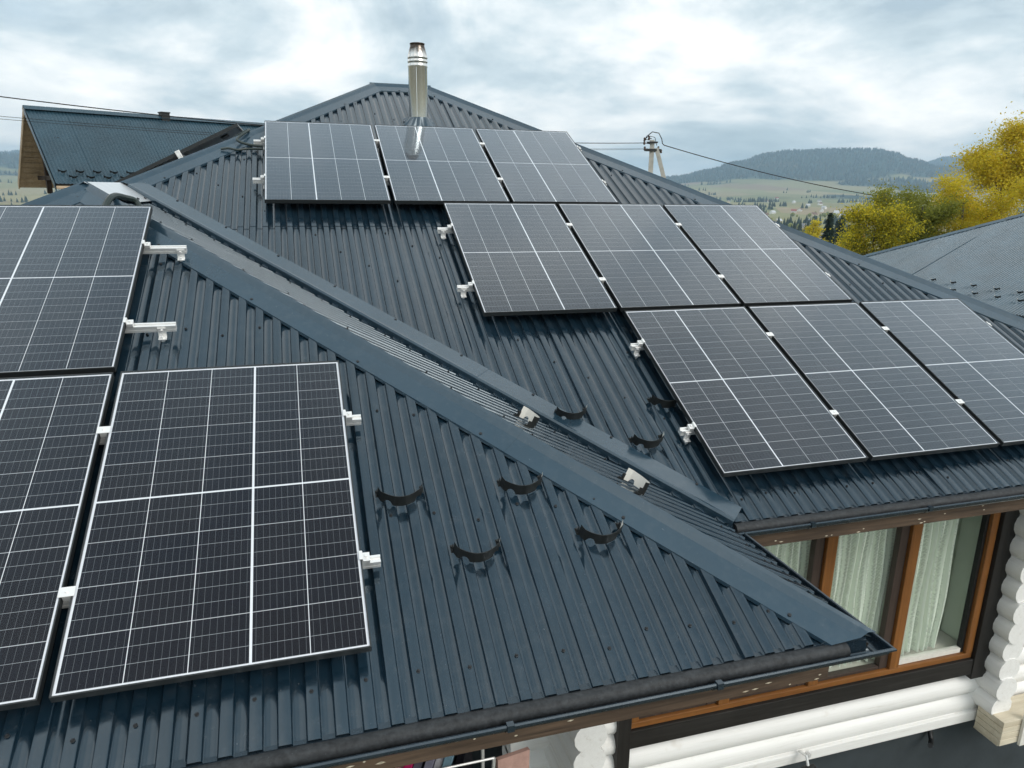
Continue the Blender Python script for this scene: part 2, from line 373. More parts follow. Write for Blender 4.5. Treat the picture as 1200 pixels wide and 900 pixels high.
# ================================================================== roof frame of reference (metres)
TH = R_(26.5237752528); CT, ST = math.cos(TH), math.sin(TH)
NB = 0.51559
OZ = 6.55
def A_(u, v, n): return Vector((u, v * CT - n * ST, v * ST + n * CT + OZ))
def B_(u, v, n): return A_(u, v, n + NB)
EZ = 5.2012                 # eave height
YA, YB = -2.4338, -3.5896   # the two front eaves
XR = 1.665                  # right eave of the front wing
XW = -5.985                 # left eave
RIDX0, RIDX1, RIDY, RIDZ = 0.332, 1.0, 3.883, 8.354
XE = RIDX1 + (RIDY - YA)    # right eave of the main roof
YN = RIDY + (RIDY - YA)     # rear eave
APX, APZ = -2.16, EZ + (XR + 2.16) * math.tan(TH)
APY0, APY1 = YB + (XR - APX), YA + (XR - APX)

house = thing('log_house', (0.6, 3.9, 0), 'white log house with slate blue hipped metal roof carrying the solar panels', 'house')

# ------------------------------------------------------------------ ribbed sheets
PER = 0.1008; CRW, WLW, DEP, CHF = 0.047, 0.0060, 0.023, 0.0038
def breaks(s0, s1, phase, DEP=DEP):
    """(s, height) break points of the trapezoid profile between s0 and s1"""
    pts = []
    k = math.floor((s0 - phase) / PER) - 1
    while True:
        b = phase + k * PER
        for ds, h in ((0, -CHF), (CHF, 0.0), (CRW - CHF, 0.0), (CRW, -CHF), (CRW + WLW, -DEP), (PER - WLW, -DEP)):
            pts.append((b + ds, h))
        if b > s1: break
        k += 1
    def hh(s):
        for (a, ha), (b, hb) in zip(pts, pts[1:]):
            if a <= s <= b: return ha + (hb - ha) * (s - a) / max(b - a, 1e-9)
        return 0.0
    r = [(s0, hh(s0))] + [p for p in pts if s0 + 1e-5 < p[0] < s1 - 1e-5] + [(s1, hh(s1))]
    return r
def slope(root, name, O, S, T, smin, smax, tmin, tmax, m, phase=0.0, laps=(), ribs_per=11, screws=True, kinks=(), mats=None, seed=1, step=0.75, wave=0.001, dep=None):
    O, S, T = Vector(O), Vector(S), Vector(T); Nn = S.cross(T)
    rnd = random.Random(seed)
    # deck slab below the sheets
    d = MB(); ss = sorted({smin, smax, *[k for k in kinks if smin < k < smax]})
    for a, b in zip(ss, ss[1:]):
        q = [(a + 1e-4, tmin(a + 1e-4)), (b - 1e-4, tmin(b - 1e-4)), (b - 1e-4, tmax(b - 1e-4)), (a + 1e-4, tmax(a + 1e-4))]
        top = [O + S * x + T * y - Nn * (0.032 if not dep else dep + 0.008) for x, y in q]; bot = [p - Nn * 0.05 for p in top]
        d.poly(top); d.poly(bot[::-1])
        for i in range(4): d.poly([bot[i], bot[(i + 1) % 4], top[(i + 1) % 4], top[i]])
    deck = put(name, d, M['deck'], root)
    tl = [-1e9, *laps, 1e9]
    w = ribs_per * PER; k0 = math.floor((smin - phase) / w)
    s = phase + k0 * w - 0.012
    sc_mb = MB()
    i = 0
    while s < smax:
        a, b = max(s, smin + 1e-3), min(s + w + 0.03, smax - 1e-3)
        if b - a > 0.02:
            for li in range(len(tl) - 1):
                l0, l1 = tl[li] - (0.0), tl[li + 1] + (0.10 if li < len(tl) - 2 else 0)
                mb = MB(); lift = (0.0025 if i % 2 else 0.0) + (0.003 if li else 0.0)
                bp = breaks(a, b, phase, dep or DEP); any_ = False
                cut = sorted({*[p[0] for p in bp], *[k for k in kinks if a < k < b]})
                hm = dict(bp)
                def height(x):
                    if x in hm: return hm[x]
                    for (x0, h0), (x1, h1) in zip(bp, bp[1:]):
                        if x0 <= x <= x1: return h0 + (h1 - h0) * (x - x0) / (x1 - x0)
                    return 0
                vs_ = []
                for x in cut:
                    lo = max(tmin(x), l0); hi = min(tmax(x), l1); vs_.append((x, height(x), lo, hi))
                for (x0, h0, lo0, hi0), (x1, h1, lo1, hi1) in zip(vs_, vs_[1:]):
                    if hi0 - lo0 < 0.004 and hi1 - lo1 < 0.004: continue
                    hi0, hi1 = max(hi0, lo0), max(hi1, lo1); any_ = True
                    nseg = max(1, int(max(hi0 - lo0, hi1 - lo1) / 1.5))
                    for g in range(nseg):
                        f0, f1 = g / nseg, (g + 1) / nseg
                        P = lambda x, h, lo, hi, f: O + S * x + T * (lo + (hi - lo) * f) + Nn * (h + lift + wave * math.sin(3.1 * (lo + (hi - lo) * f) + 5 * x))
                        mb.quad(P(x0, h0, lo0, hi0, f0), P(x1, h1, lo1, hi1, f0), P(x1, h1, lo1, hi1, f1), P(x0, h0, lo0, hi0, f1))
                if any_:
                    o_ = put('roof_sheet', mb, m, deck); me_ = o_.data
                    bm_ = bmesh.new(); bm_.from_mesh(me_); bmesh.ops.remove_doubles(bm_, verts=bm_.verts, dist=2e-5)
                    for f_ in bm_.faces: f_.smooth = True
                    bm_.to_mesh(me_); bm_.free()
                    wm = o_.modifiers.new('weighted', 'WEIGHTED_NORMAL'); wm.mode = 'FACE_AREA'; wm.weight = 50
        s += w; i += 1
    if screws:
        kk = math.floor((smin - phase) / PER)
        x = phase + kk * PER + CRW / 2; row = 0
        while x < smax:
            if x > smin and row % 2 == 0:
                t0, t1 = tmin(x), tmax(x); t = t0 + 0.16 + (0.03 if row % 4 else 0)
                while t < t1 - 0.12:
                    if rnd.random() < 0.85:
                        p = O + S * (x + rnd.uniform(-.008, .008)) + T * (t + rnd.uniform(-.03, .03)) + Nn * 0.003
                        n0 = len(sc_mb.v)
                        for r, h in ((0.0085, 0), (0.0085, 0.002), (0.0055, 0.003), (0.005, 0.008)):
                            for q in range(6): sc_mb.v.append(tuple(p + (S * math.cos(q * math.pi / 3) + T * math.sin(q * math.pi / 3)) * r + Nn * h))
                        for g in range(3):
                            for q in range(6):
                                sc_mb.f.append((n0 + g * 6 + q, n0 + g * 6 + (q + 1) % 6, n0 + g * 6 + 6 + (q + 1) % 6, n0 + g * 6 + 6 + q)); sc_mb.mi.append(0); sc_mb.uv.append([(0, 0)] * 4)
                        sc_mb.f.append(tuple(n0 + 18 + q for q in range(6))); sc_mb.mi.append(0); sc_mb.uv.append([(0, 0)] * 6)
                    t += step + rnd.uniform(-0.04, 0.04)
            x += PER; row += 1
        if sc_mb.f: put('screw', sc_mb, M['screw'], deck, kind='stuff')
    return deck

TA = Vector((0, CT, ST)); TD = Vector((CT, 0, ST)); TC = Vector((-CT, 0, ST)); TN = Vector((0, -CT, ST))
Lr = (RIDY - YA) / CT
lapA = (0.79 + 2.78)
def A_lo(x): return 0.0 if x > XR else (XR - x) / CT
def A_hi(x):
    if x < RIDX0: return (RIDY - (RIDX0 - x) - YA) / CT
    if x > RIDX1: return (RIDY - (x - RIDX1) - YA) / CT
    return Lr
slope(house, 'roof_slope', (0, YA, EZ), (1, 0, 0), TA, APX, XE, A_lo, A_hi, M['roof'], 0.028, (lapA,), kinks=(RIDX0, RIDX1, XR), seed=3)
slope(house, 'roof_slope', (0, YB, EZ), (1, 0, 0), TA, XW, XR, lambda x: 0.0,
      lambda x: ((x - XW) if x < (XW + XR) / 2 else (XR - x)) / CT, M['roof'], -1.124 - CRW - 0.004, (), kinks=((XW + XR) / 2,), seed=5)
slope(house, 'roof_slope', (XR, 0, EZ), (0, 1, 0), TC, YB, APY1,
      lambda y: max(-0.05, (y - YA) / CT), lambda y: min((y - YB) / CT, (XR - APX) / CT), M['roof'], 0.03, (), kinks=(YA, APY0), seed=7, wave=0.0)
def D_lo(s): return 0.0
def D_hi(s):   # s runs along -Y
    y = -s
    wing = min(y - YB, (XR - APX)) if y < APY1 else 0
    main = (RIDX0 - XW) - abs(y - RIDY) if y > YA else 0
    return max(0.0, max(wing, main) if y < APY1 else main) / CT
slope(house, 'roof_slope', (XW, 0, EZ), (0, -1, 0), TD, -YN, -YB, D_lo, D_hi, M['roof'], 0.0, (), kinks=(-APY0, -APY1, -RIDY), seed=9)
slope(house, 'roof_slope', (XE, 0, EZ), (0, 1, 0), TC, YA, YN, lambda y: 0.0, lambda y: ((y - YA) if y < RIDY else (YN - y)) / CT, M['roof'], 0.0, (), kinks=(RIDY,), seed=11)
slope(house, 'roof_slope', (0, YN, EZ), (-1, 0, 0), TN, -XE, -XW, lambda s: 0.0,
      lambda s: (Lr if RIDX0 <= -s <= RIDX1 else (Lr - (RIDX0 + s) / CT if -s < RIDX0 else Lr - (-s - RIDX1) / CT)), M['roof'], 0.0, (), kinks=(-RIDX0, -RIDX1), seed=13)

# ------------------------------------------------------------------ hip and ridge caps, in overlapping lengths
def cap(p0, p1, nl, nr, w=0.165, top=0.024, piece=2.0, m=None, wr=0.165):
    """folded cap along p0 (low) -> p1 (high) over two slopes with normals nl, nr"""
    p0, p1 = Vector(p0), Vector(p1); L = (p1 - p0).length; d = (p1 - p0).normalized()
    nl, nr = Vector(nl).normalized(), Vector(nr).normalized()
    def wing(n, other):
        x = n.cross(d).normalized()
        if x.dot(other) > 0: x = -x
        return x          # points away from the ridge, lying in the slope
    wl_, wr_ = wing(nl, nr), wing(nr, nl); up = (nl + nr).normalized()
    n = max(1, round(L / piece)); 
    for i in range(n):
        a = i * L / n - (0.0 if i == 0 else 0.0); b = (i + 1) * L / n + (0.06 if i < n - 1 else 0)
        lift = 0.002 * (i % 2) + 0.001
        mb = MB()
        def sec(t, ex):
            c = p0 + d * t
            o = []
            o.append(c + wl_ * w + nl * (lift + 0.001) - nl * 0.014)
            o.append(c + wl_ * (w - 0.006) + nl * (lift + 0.004))
            o.append(c + wl_ * 0.040 + nl * (lift + 0.013))
            o.append(c + wl_ * 0.016 + up * (top + 0.010 + lift))
            o.append(c + up * (top + 0.017 + lift))
            o.append(c + wr_ * 0.020 + up * (top + 0.011 + lift))
            o.append(c + wr_ * 0.050 + nr * (lift + 0.016))
            o.append(c + wr_ * (wr - 0.006) + nr * (lift + 0.004))
            o.append(c + wr_ * wr + nr * (lift + 0.001) - nr * 0.014)
            return o
        s0, s1 = sec(a, 0), sec(b, 0)
        if i == 0 and abs(d.z) > 0.05:
            for k in range(9):
                nn_ = nl if k < 4 else (nr if k > 4 else None)
                if nn_ is not None:
                    e_ = Vector((-nn_.x, -nn_.y, 0)).normalized(); q_ = s0[k] - p0; q_.z = 0
                    s0[k] = s0[k] - d * (q_.dot(e_) / d.dot(e_))
        for k in range(8): mb.quad(s0[k], s0[k + 1], s1[k + 1], s1[k])
        # closed overlapping end
        und = [q - up * 0.003 for q in s0]
        for k in range(8): mb.quad(und[k], und[k + 1], s0[k + 1], s0[k])
        put('ridge_cap', mb, m or M['trim'], house)
        # fixing screws along both edges
    for side, wv, nv in ((0, wl_, nl), (1, wr_, nr)):
        sm = MB(); t = 0.35
        while t < L - 0.1:
            c = p0 + d * t + wv * ((wr if side else w) - 0.03) + nv * 0.006
            sm.tube([c, c + nv * 0.006], 0.009, 6); t += 0.8 + 0.1 * math.sin(t * 7)
        if sm.f: put('cap_screw', sm, M['screw'], house, kind='stuff')
nA = Vector((0, -ST, CT)); nC = Vector((ST, 0, CT)); nD = Vector((-ST, 0, CT)); nN = Vector((0, ST, CT))
cap((XR + 0.02, YB - 0.02, EZ - 0.01), (APX, APY0, APZ), nA, nC, wr=0.095)
cap((XW, YB, EZ), (APX, APY0, APZ), nD, nA)
cap((APX, APY1, APZ), (RIDX0, RIDY, RIDZ), nD, nA)
cap((XE, YA, EZ), (RIDX1, RIDY, RIDZ), nA, nC)
cap((RIDX0 - 0.05, RIDY, RIDZ + 0.002), (RIDX1 + 0.05, RIDY, RIDZ + 0.002), nN, nA)
cap((XW, YN, EZ), (RIDX0, RIDY, RIDZ), nN, nD)
cap((XE, YN, EZ), (RIDX1, RIDY, RIDZ), nC, nN)
# bright sheet saddle over the short wing ridge
mb = MB()
for sgn, w in ((1, 0.30), (-1, 0.16)):
    pr = []
    for y, ww in ((APY0 - 0.05, w * 0.75), (APY0 + 0.3, w), (APY1 - 0.25, w), (APY1 + 0.12, w * 1.15)):
        pr.append((Vector((APX, y, APZ + 0.036)), Vector((APX + sgn * ww * CT, y, APZ - ww * ST + 0.020))))
    for (a, b), (c, d2) in zip(pr, pr[1:]):
        mb.quad(a, b, d2, c) if sgn > 0 else mb.quad(b, a, c, d2)
put('saddle_flashing', mb, M['zinc'], house)
sm = MB()
for y in (APY0 + 0.25, APY0 + 0.55, APY0 + 0.85, APY1 - 0.02):
    c = Vector((APX + 0.26 * CT, y, APZ - 0.26 * ST + 0.022)); sm.tube([c, c + nC * 0.01], 0.012, 6)
put('flashing_screw', sm, M['screw'], house, kind='stuff')

# ------------------------------------------------------------------ valley between the main slope and the wing
v0 = Vector((XR + 0.03, YA - 0.03, EZ - 0.012)); v1 = Vector((APX, APY1, APZ))
dv = (v1 - v0).normalized(); LV = (v1 - v0).length
wa = nA.cross(dv); wa = wa if wa.x > 0 else -wa          # into the main slope
wc = nC.cross(dv); wc = wc if wc.y < 0 else -wc          # into the wing slope
wc = -wc if wc.dot(Vector((-1, -1, 0))) < 0 else wc
upv = (nA + nC).normalized()
for i in range(3):
    a, b = i * LV / 3, (i + 1) * LV / 3 + (0.05 if i < 2 else -0.05); l = 0.002 * (i % 2)
    mb = MB()
    def sec(t):
        c = v0 + dv * t
        return [c + wa * 0.195 + nA * (0.002 + l), c + wa * 0.190 + nA * (0.008 + l), c + wa * 0.055 + nA * (0.030 + l), c + wa * 0.040 + nA * (0.034 + l), c + wa * 0.028 + nA * (0.024 + l), c + wa * 0.022 - upv * 0.02, c - upv * 0.045]
    s0, s1 = sec(a), sec(b)
    for k in range(6): mb.quad(s0[k], s0[k + 1], s1[k + 1], s1[k])
    s2 = [q - nA * 0.003 for q in s0]
    for k in range(5): mb.quad(s2[k], s2[k + 1], s0[k + 1], s0[k])
    put('valley_flashing', mb, M['trim'], house)
mb = MB()
c0, c1 = v0, v0 + dv * (LV - 0.05)
pr = [(0.0, -0.046), (0.05, -0.040), (0.052, -0.018), (0.058, -0.018), (0.060, -0.036), (0.14, -0.030)]
for (a, ha), (b, hb) in zip(pr, pr[1:]):
    mb.quad(c0 + wc * a + nC * ha, c0 + wc * b + nC * hb, c1 + wc * b + nC * hb, c1 + wc * a + nC * ha)
put('valley_gutter', mb, M['gutter'], house)
sm = MB(); t = 0.3
while t < LV:
    c = v0 + dv * t + wa * 0.175 + nA * 0.01; sm.tube([c, c + nA * 0.006], 0.010, 6); t += 0.62
put('valley_screw', sm, M['screw'], house, kind='stuff')

# ------------------------------------------------------------------ eaves: fascia, gutter, foam guard roll
def eave(p0, p1, outv, roll=(0.0, 1.0), miter=(0, 0), has_roll=True, m0=0.0, m1=0.0, fz=(0.0, 0.0), brackets=True):
    p0, p1, o = Vector(p0), Vector(p1), Vector(outv); d = (p1 - p0).normalized(); L = (p1 - p0).length
    up = Vector((0, 0, 1))
    # gutter, half round with a rolled front lip; ends mitred by m0, m1 (shift per metre outwards)
    prof = [(0.004, 0.012)]
    r = 0.035; cx, cz = 0.043, -0.030
    for k in range(9):
        a = math.pi + math.pi * k / 8; prof.append((cx + r * math.cos(a), cz + r * math.sin(a) * 0.95))
    prof += [(cx + r + 0.001, cz + 0.012)]
    for k in range(7):
        a = math.pi - 2 * math.pi * k / 7; prof.append((cx + r + 0.009 + 0.009 * math.cos(a), cz + 0.014 + 0.009 * math.sin(a)))
    mb = MB(); n = len(mb.v)
    for t, mm in ((0.0, m0), (L, m1)):
        for x, z in prof: mb.v.append(tuple(p0 + d * (t + mm * x) + o * x + up * z))
    k = len(prof)
    for i in range(k - 1): mb.f.append((n + i, n + i + 1, n + k + i + 1, n + k + i)); mb.mi.append(0); mb.uv.append([(0, 0)] * 4)
    g = put('gutter', mb, M['gutter'], house, smooth=True)
    if brackets:
        t = 0.55
        while t < L - 0.1:
            br = MB(); q = p0 + d * t
            for (x0, z0), (x1, z1) in zip(prof[1:10], prof[2:11]):
                pa, pb = q + o * x0 + up * (z0 - 0.003), q + o * x1 + up * (z1 - 0.003)
                br.quad(pa - d * 0.014, pa + d * 0.014, pb + d * 0.014, pb - d * 0.014)
            c = q + o * (cx + r + 0.009) + up * (cz + 0.014)
            br.box((-0.014, -0.013, -0.016), (0.014, 0.013, 0.013), lambda x, y, z: c + d * x + o * y + up * z)
            put('gutter_bracket', br, M['gutter'], g); t += 0.9
    # drip edge behind the gutter
    mb = MB()
    mb.quad(p0 + up * 0.0 + o * 0.012, p1 + up * 0.0 + o * 0.012, p1 + o * 0.02 - up * 0.06, p0 + o * 0.02 - up * 0.06)
    mb.quad(p0 - o * 0.12 + up * 0.03, p1 - o * 0.12 + up * 0.03, p1 + o * 0.012, p0 + o * 0.012)
    put('drip_edge', mb, M['gutter'], house)
    # wooden fascia
    mb = MB(); mb.box((0.0 + fz[0], -0.045, -0.178), (L + fz[1], 0.0, -0.05), lambda x, y, z: p0 + d * x + o * y + up * z)
    put('fascia_board', mb, M['fascia'], house, bevel=0.004)
    if has_roll:
        a, b = roll; nseg = max(2, int((b - a) * L / 0.12)); pts = []; rad = []
        for i in range(nseg + 1):
            t = L * (a + (b - a) * i / nseg)
            pts.append(p0 + d * t + o * (0.016 + 0.002 * math.sin(t * 3.3)) + up * (-0.024 + 0.003 * math.sin(t * 2.1 + 1))); rad.append(0.037 + 0.0012 * math.sin(t * 9))
        mb = MB(); mb.tube(pts, rad, 16)
        put('gutter_guard_roll', mb, M['foam'], house, smooth=True)
eave((XW, YB, EZ - 0.018), (XR, YB, EZ - 0.018), (0, -1, 0), (0.0, 0.985), m0=-1, m1=1, fz=(0.1, -0.17))
eave((XR, YB, EZ - 0.018), (XR, YA, EZ - 0.018), (1, 0, 0), has_roll=False, m0=-1, m1=-0.9, fz=(0.18, -0.05), brackets=False)
eave((XR + 0.02, YA, EZ - 0.018), (XE, YA, EZ - 0.018), (0, -1, 0), (0.008, 1.0), m0=0.3, m1=1, fz=(0.02, 0))
eave((XE, YA, EZ - 0.018), (XE, YN, EZ - 0.018), (1, 0, 0), has_roll=False, m0=-1, m1=1, brackets=False)
eave((XW, YN, EZ - 0.018), (XW, YB, EZ - 0.018), (-1, 0, 0), has_roll=False, m0=-1, m1=1, brackets=False)
# knots and worn chips on the front fascia boards
kn = MB(); rk = random.Random(2)
for i in range(34):
    x = rk.uniform(-2.2, 1.45) if i < 20 else rk.uniform(1.9, 4.4); y = (YB if i < 20 else YA) - 0.0022
    z = EZ - 0.018 - rk.uniform(0.10, 0.17); w = rk.uniform(0.006, 0.022)
    kn.poly([(x - w, y, z), (x, y, z - 0.004), (x + w, y, z + 0.001), (x, y, z + 0.004)])
put('wood_chip', kn, M['cream_board'], house, kind='stuff')
# soffit boards under the overhangs
for (x0, x1, y0, y1) in ((XW + 0.05, XR - 0.05, YB + 0.05, -1.75), (XR - 0.04, XE - 0.05, YA + 0.05, -1.75)):
    w = (y1 - y0) / 6
    for i in range(6):
        mb = MB(); mb.box((x0, y0 + i * w + 0.003, EZ - 0.105), (x1, y0 + (i + 1) * w - 0.003, EZ - 0.085)); put('soffit_board', mb, M['fascia'], house)

# ------------------------------------------------------------------ log walls
YW = -1.73
LR_ = 0.115; LS = 0.19
def log(p0, p1, m, r=LR_, name='wall_log', seg=14):
    mb = MB(); p0, p1 = Vector(p0), Vector(p1)
    d = p1 - p0; k = max(2, int(d.length / 1.2)); pts = []; rr = []
    for i in range(k + 1): pts.append(p0 + d * i / k); rr.append(r * (1 + 0.012 * math.sin(i * 2.3 + p0.z * 9)))
    mb.tube(pts, rr, seg); return put(name, mb, m, house, smooth=True)
zl0 = 2.66
WX0, WX1, WZ0, WZ1 = 1.40, 4.88, 3.0, 4.98
z = zl0; i = 0
while z < EZ + 0.05:
    if z < WZ0 + 0.02:
        log((0.55, YW + LR_ - 0.02, z), (7.0, YW + LR_ - 0.02, z), M['log'])
    else:
        log((0.55, YW + LR_ - 0.02, z), (WX0 + 0.03, YW + LR_ - 0.02, z), M['log'])
        log((WX1 - 0.03, YW + LR_ - 0.02, z), (7.0, YW + LR_ - 0.02, z), M['log'])
    # cross walls whose log ends stick out at the corners
    for x, y0 in ((0.93, -2.28), (5.03, -1.93)):
        log((x, y0 - 0.012 * math.sin(i * 1.7), z + LS / 2), (x, 0.6, z + LS / 2), M['logy'])
    log((-5.4, -0.35, z), (0.9, -0.35, z), M['log'])       # wall behind the balcony
    log((-5.3, -0.5, z + LS / 2), (-5.3, 9.4, z + LS / 2), M['logy'])
    log((6.85, -1.9, z + LS / 2), (6.85, 9.4, z + LS / 2), M['logy'])
    log((-5.4, 9.3, z), (7.0, 9.3, z), M['log'])
    z += LS; i += 1
# flat sill log
mb = MB(); mb.box((0.6, YW - 0.035, 2.50), (6.95, YW + 0.2, 2.60)); put('sill_beam', mb, M['log'], house, bevel=0.01)
# boarded beam end below the right hand log corner
be = MB(); be.box((4.95, -2.02, 2.44), (5.60, -1.78, 2.455)); base_ = put('beam_box', be, M['cream_board'], house)
for k in range(4):
    mb = MB(); mb.box((4.94, -2.045, 2.46 + k * 0.062), (5.62, -1.79, 2.46 + k * 0.062 + 0.057)); put('beam_board', mb, M['cream_board'], base_, bevel=0.004)
mb = MB(); mb.box((5.14, -2.075, 2.44), (5.20, -2.048, 2.80)); put('corner_batten', mb, M['guard_white'], house, bevel=0.004)
# ground floor of dark plaster, balcony slab
mb = MB(); mb.box((-5.4, -1.62, -0.5), (7.0, 9.4, 2.495)); put('ground_floor_wall', mb, M['plaster_dark'], house)
mb = MB(); mb.box((-5.6, -2.9, 2.26), (0.9, -1.60, 2.40)); put('balcony_slab', mb, M['fascia'], house, bevel=0.01)
mb = MB(); mb.tube([(4.60, -1.63, 2.48), (4.60, -1.66, 2.35), (4.58, -1.70, 2.315), (4.52, -1.75, 2.32), (4.49, -1.77, 2.34)], 0.022, 10); put('pipe_hook', mb, M['black_plastic'], house, smooth=True)
# black strip added to draw the shadow line under the sill beam
mb = MB(); mb.box((0.6, YW + 0.0, 2.47), (6.95, YW + 0.108, 2.497)); put('shadow_strip', mb, M['blackwoodx'], house)

# ------------------------------------------------------------------ window bank
win = MB()
win.box((WX0, YW - 0.045, 3.03), (WX1 + 0.1, YW + 0.03, 3.185)); wroot = put('window', win, M['blackwoodx'], house, bevel=0.004)
for x0, x1 in ((WX0 - 0.02, 1.485), (4.79, 4.955)):
    mb = MB(); mb.box((x0, YW - 0.055, 2.86 if x0 < 2 else 2.985), (x1, YW + 0.05, 4.97)); put('window_trim', mb, M['blackwood'], wroot, bevel=0.004)
xs = [1.49, 2.292, 3.121, 3.935, 4.785]
mb = MB(); mb.box((1.487, YW - 0.02, 3.188), (4.787, YW + 0.045, 3.240)); put('window_rail', mb, M['orangex'], wroot, bevel=0.006)
mb = MB(); mb.box((1.487, YW - 0.02, 4.88), (4.787, YW + 0.045, 4.96)); put('window_rail', mb, M['orangex'], wroot, bevel=0.006)
for i, x in enumerate(xs):
    a, b = (x - 0.048, x + 0.048) if 0 < i < 4 else ((x, x + 0.07) if i == 0 else (x - 0.075, x))
    mb = MB(); mb.box((a, YW - 0.024, 3.242), (b, YW + 0.043, 4.878)); put('window_mullion', mb, M['orange'], wroot, bevel=0.006)
for i in range(4):
    a, b = xs[i] + 0.05, xs[i + 1] - 0.05
    if i == 0: a = xs[0] + 0.072
    if i == 3: b = xs[4] - 0.077
    if i < 3:      # deep brown sash with a wide stile on the right
        for q in (((b - 0.085, 3.243), (b - 0.002, 4.877)),):
            mb = MB(); mb.box((q[0][0], YW + 0.004, q[0][1]), (q[1][0], YW + 0.06, q[1][1])); put('sash_stile', mb, M['brownedge'], wroot, bevel=0.004)
        mb = MB(); mb.box((a + 0.002, YW + 0.004, 3.243), (b - 0.088, YW + 0.06, 3.272)); put('sash_rail', mb, M['brownedge'], wroot, bevel=0.004)
        b2, z0 = b - 0.088, 3.274
    else:
        mb = MB(); mb.box((b - 0.03, YW + 0.006, 3.243), (b - 0.002, YW + 0.05, 4.877)); put('sash_stile', mb, M['black_plastic'], wroot)
        mb = MB(); mb.box((a + 0.002, YW + 0.006, 3.243), (b - 0.032, YW + 0.05, 3.285)); put('sash_rail', mb, M['guard_white'], wroot)
        b2, z0 = b - 0.032, 3.287
    mb = MB(); mb.quad((a + 0.004, YW + 0.03, z0), (b2 - 0.002, YW + 0.03, z0), (b2 - 0.002, YW + 0.03, 4.875), (a + 0.004, YW + 0.03, 4.875)); put('pane', mb, M['win_glass'], wroot)
# room behind, with its window ledge
mb = MB()
mb.quad((1.2, -1.05, 2.6), (4.85, -1.05, 2.6), (4.85, -1.05, 5.05), (1.2, -1.05, 5.05))
mb.quad((1.2, -1.5, 2.6), (4.85, -1.5, 2.6), (4.85, 1.6, 2.6), (1.2, 1.6, 2.6))
mb.quad((4.85, YW + 0.21, 2.6), (4.85, YW + 0.21, 5.05), (4.85, 1.6, 5.05), (4.85, 1.6, 2.6))
mb.quad((1.2, YW + 0.21, 2.6), (1.2, 1.6, 2.6), (1.2, 1.6, 5.05), (1.2, YW + 0.21, 5.05))
put('room_wall', mb, M['room'], house)
for x0, x1 in ((1.395, 1.45), (4.80, 4.845)):
    mb = MB(); mb.box((x0, YW + 0.052, 3.245), (x1, YW + 0.32, 4.97)); put('window_reveal', mb, M['room'], house)
mb = MB(); mb.box((1.45, YW + 0.055, 3.20), (4.80, YW + 0.42, 3.24)); put('window_ledge', mb, M['guard_white'], house, bevel=0.005)
def curtain(x0, x1, y, label, folds, amp=0.035, z0=3.27):
    n = int((x1 - x0) / 0.008); nz = 10; mb = MB()
    P = lambda i, j: (x0 + (x1 - x0) * i / n + 0.01 * math.sin(i * 0.11 + j), y + (0.6 + 0.4 * j / nz) * amp * (math.sin(2 * math.pi * folds * i / n + 0.15 * j) + 0.35 * math.sin(2 * math.pi * folds * 2.3 * i / n + 1)), 4.95 - (4.95 - z0) * j / nz)
    for j in range(nz):
        for i in range(n):
            u0, u1, v0_, v1_ = i / n * (x1 - x0), (i + 1) / n * (x1 - x0), j / nz * 1.7, (j + 1) / nz * 1.7
            mb.quad(P(i, j + 1), P(i + 1, j + 1), P(i + 1, j), P(i, j), uv=[(u0, -v1_), (u1, -v1_), (u1, -v0_), (u0, -v0_)])
    me = mb.mesh('curtain', M['lace'], True, True)
    bm = bmesh.new(); bm.from_mesh(me); bmesh.ops.remove_doubles(bm, verts=bm.verts, dist=1e-5); bm.to_mesh(me); bm.free()
    link('curtain', me, None, label=label, category='curtain', group='lace curtains behind the windows')
curtain(1.52, 2.24, YW + 0.13, 'pale lace curtain behind the leftmost window pane, mostly under the gutter', 9)
curtain(2.30, 3.04, YW + 0.13, 'pale lace curtain behind the pane left of the first orange mullion', 10)
curtain(3.13, 3.87, YW + 0.13, 'pale grey lace curtain filling the pane between the two orange mullions', 10)
curtain(3.95, 4.50, YW + 0.13, 'gathered greenish lace curtain in the rightmost window beside bare glass', 8, 0.05)

# ------------------------------------------------------------------ floodlight on the log wall
fl = thing('floodlight', (3.07, -1.78, 2.50), 'small white floodlight fixed under the white log wall', 'lamp')
mb = MB(); mb.box((3.01, -1.92, 2.50), (3.13, -1.87, 2.58)); put('lamp_body', mb, M['black_plastic'], fl, bevel=0.006)
mb = MB(); mb.box((3.025, -1.926, 2.51), (3.115, -1.922, 2.57)); put('lamp_glass', mb, M['guard_white'], fl)
mb = MB(); mb.tube([(3.07, -1.76, 2.62), (3.07, -1.85, 2.65), (3.07, -1.88, 2.58)], 0.012, 8); mb.lathe([(0.001, 0), (0.022, 0.004), (0.026, 0.02), (0.022, 0.04), (0.001, 0.045)], (3.09, -1.84, 2.63), 10); put('bracket', mb, M['alu'], fl)

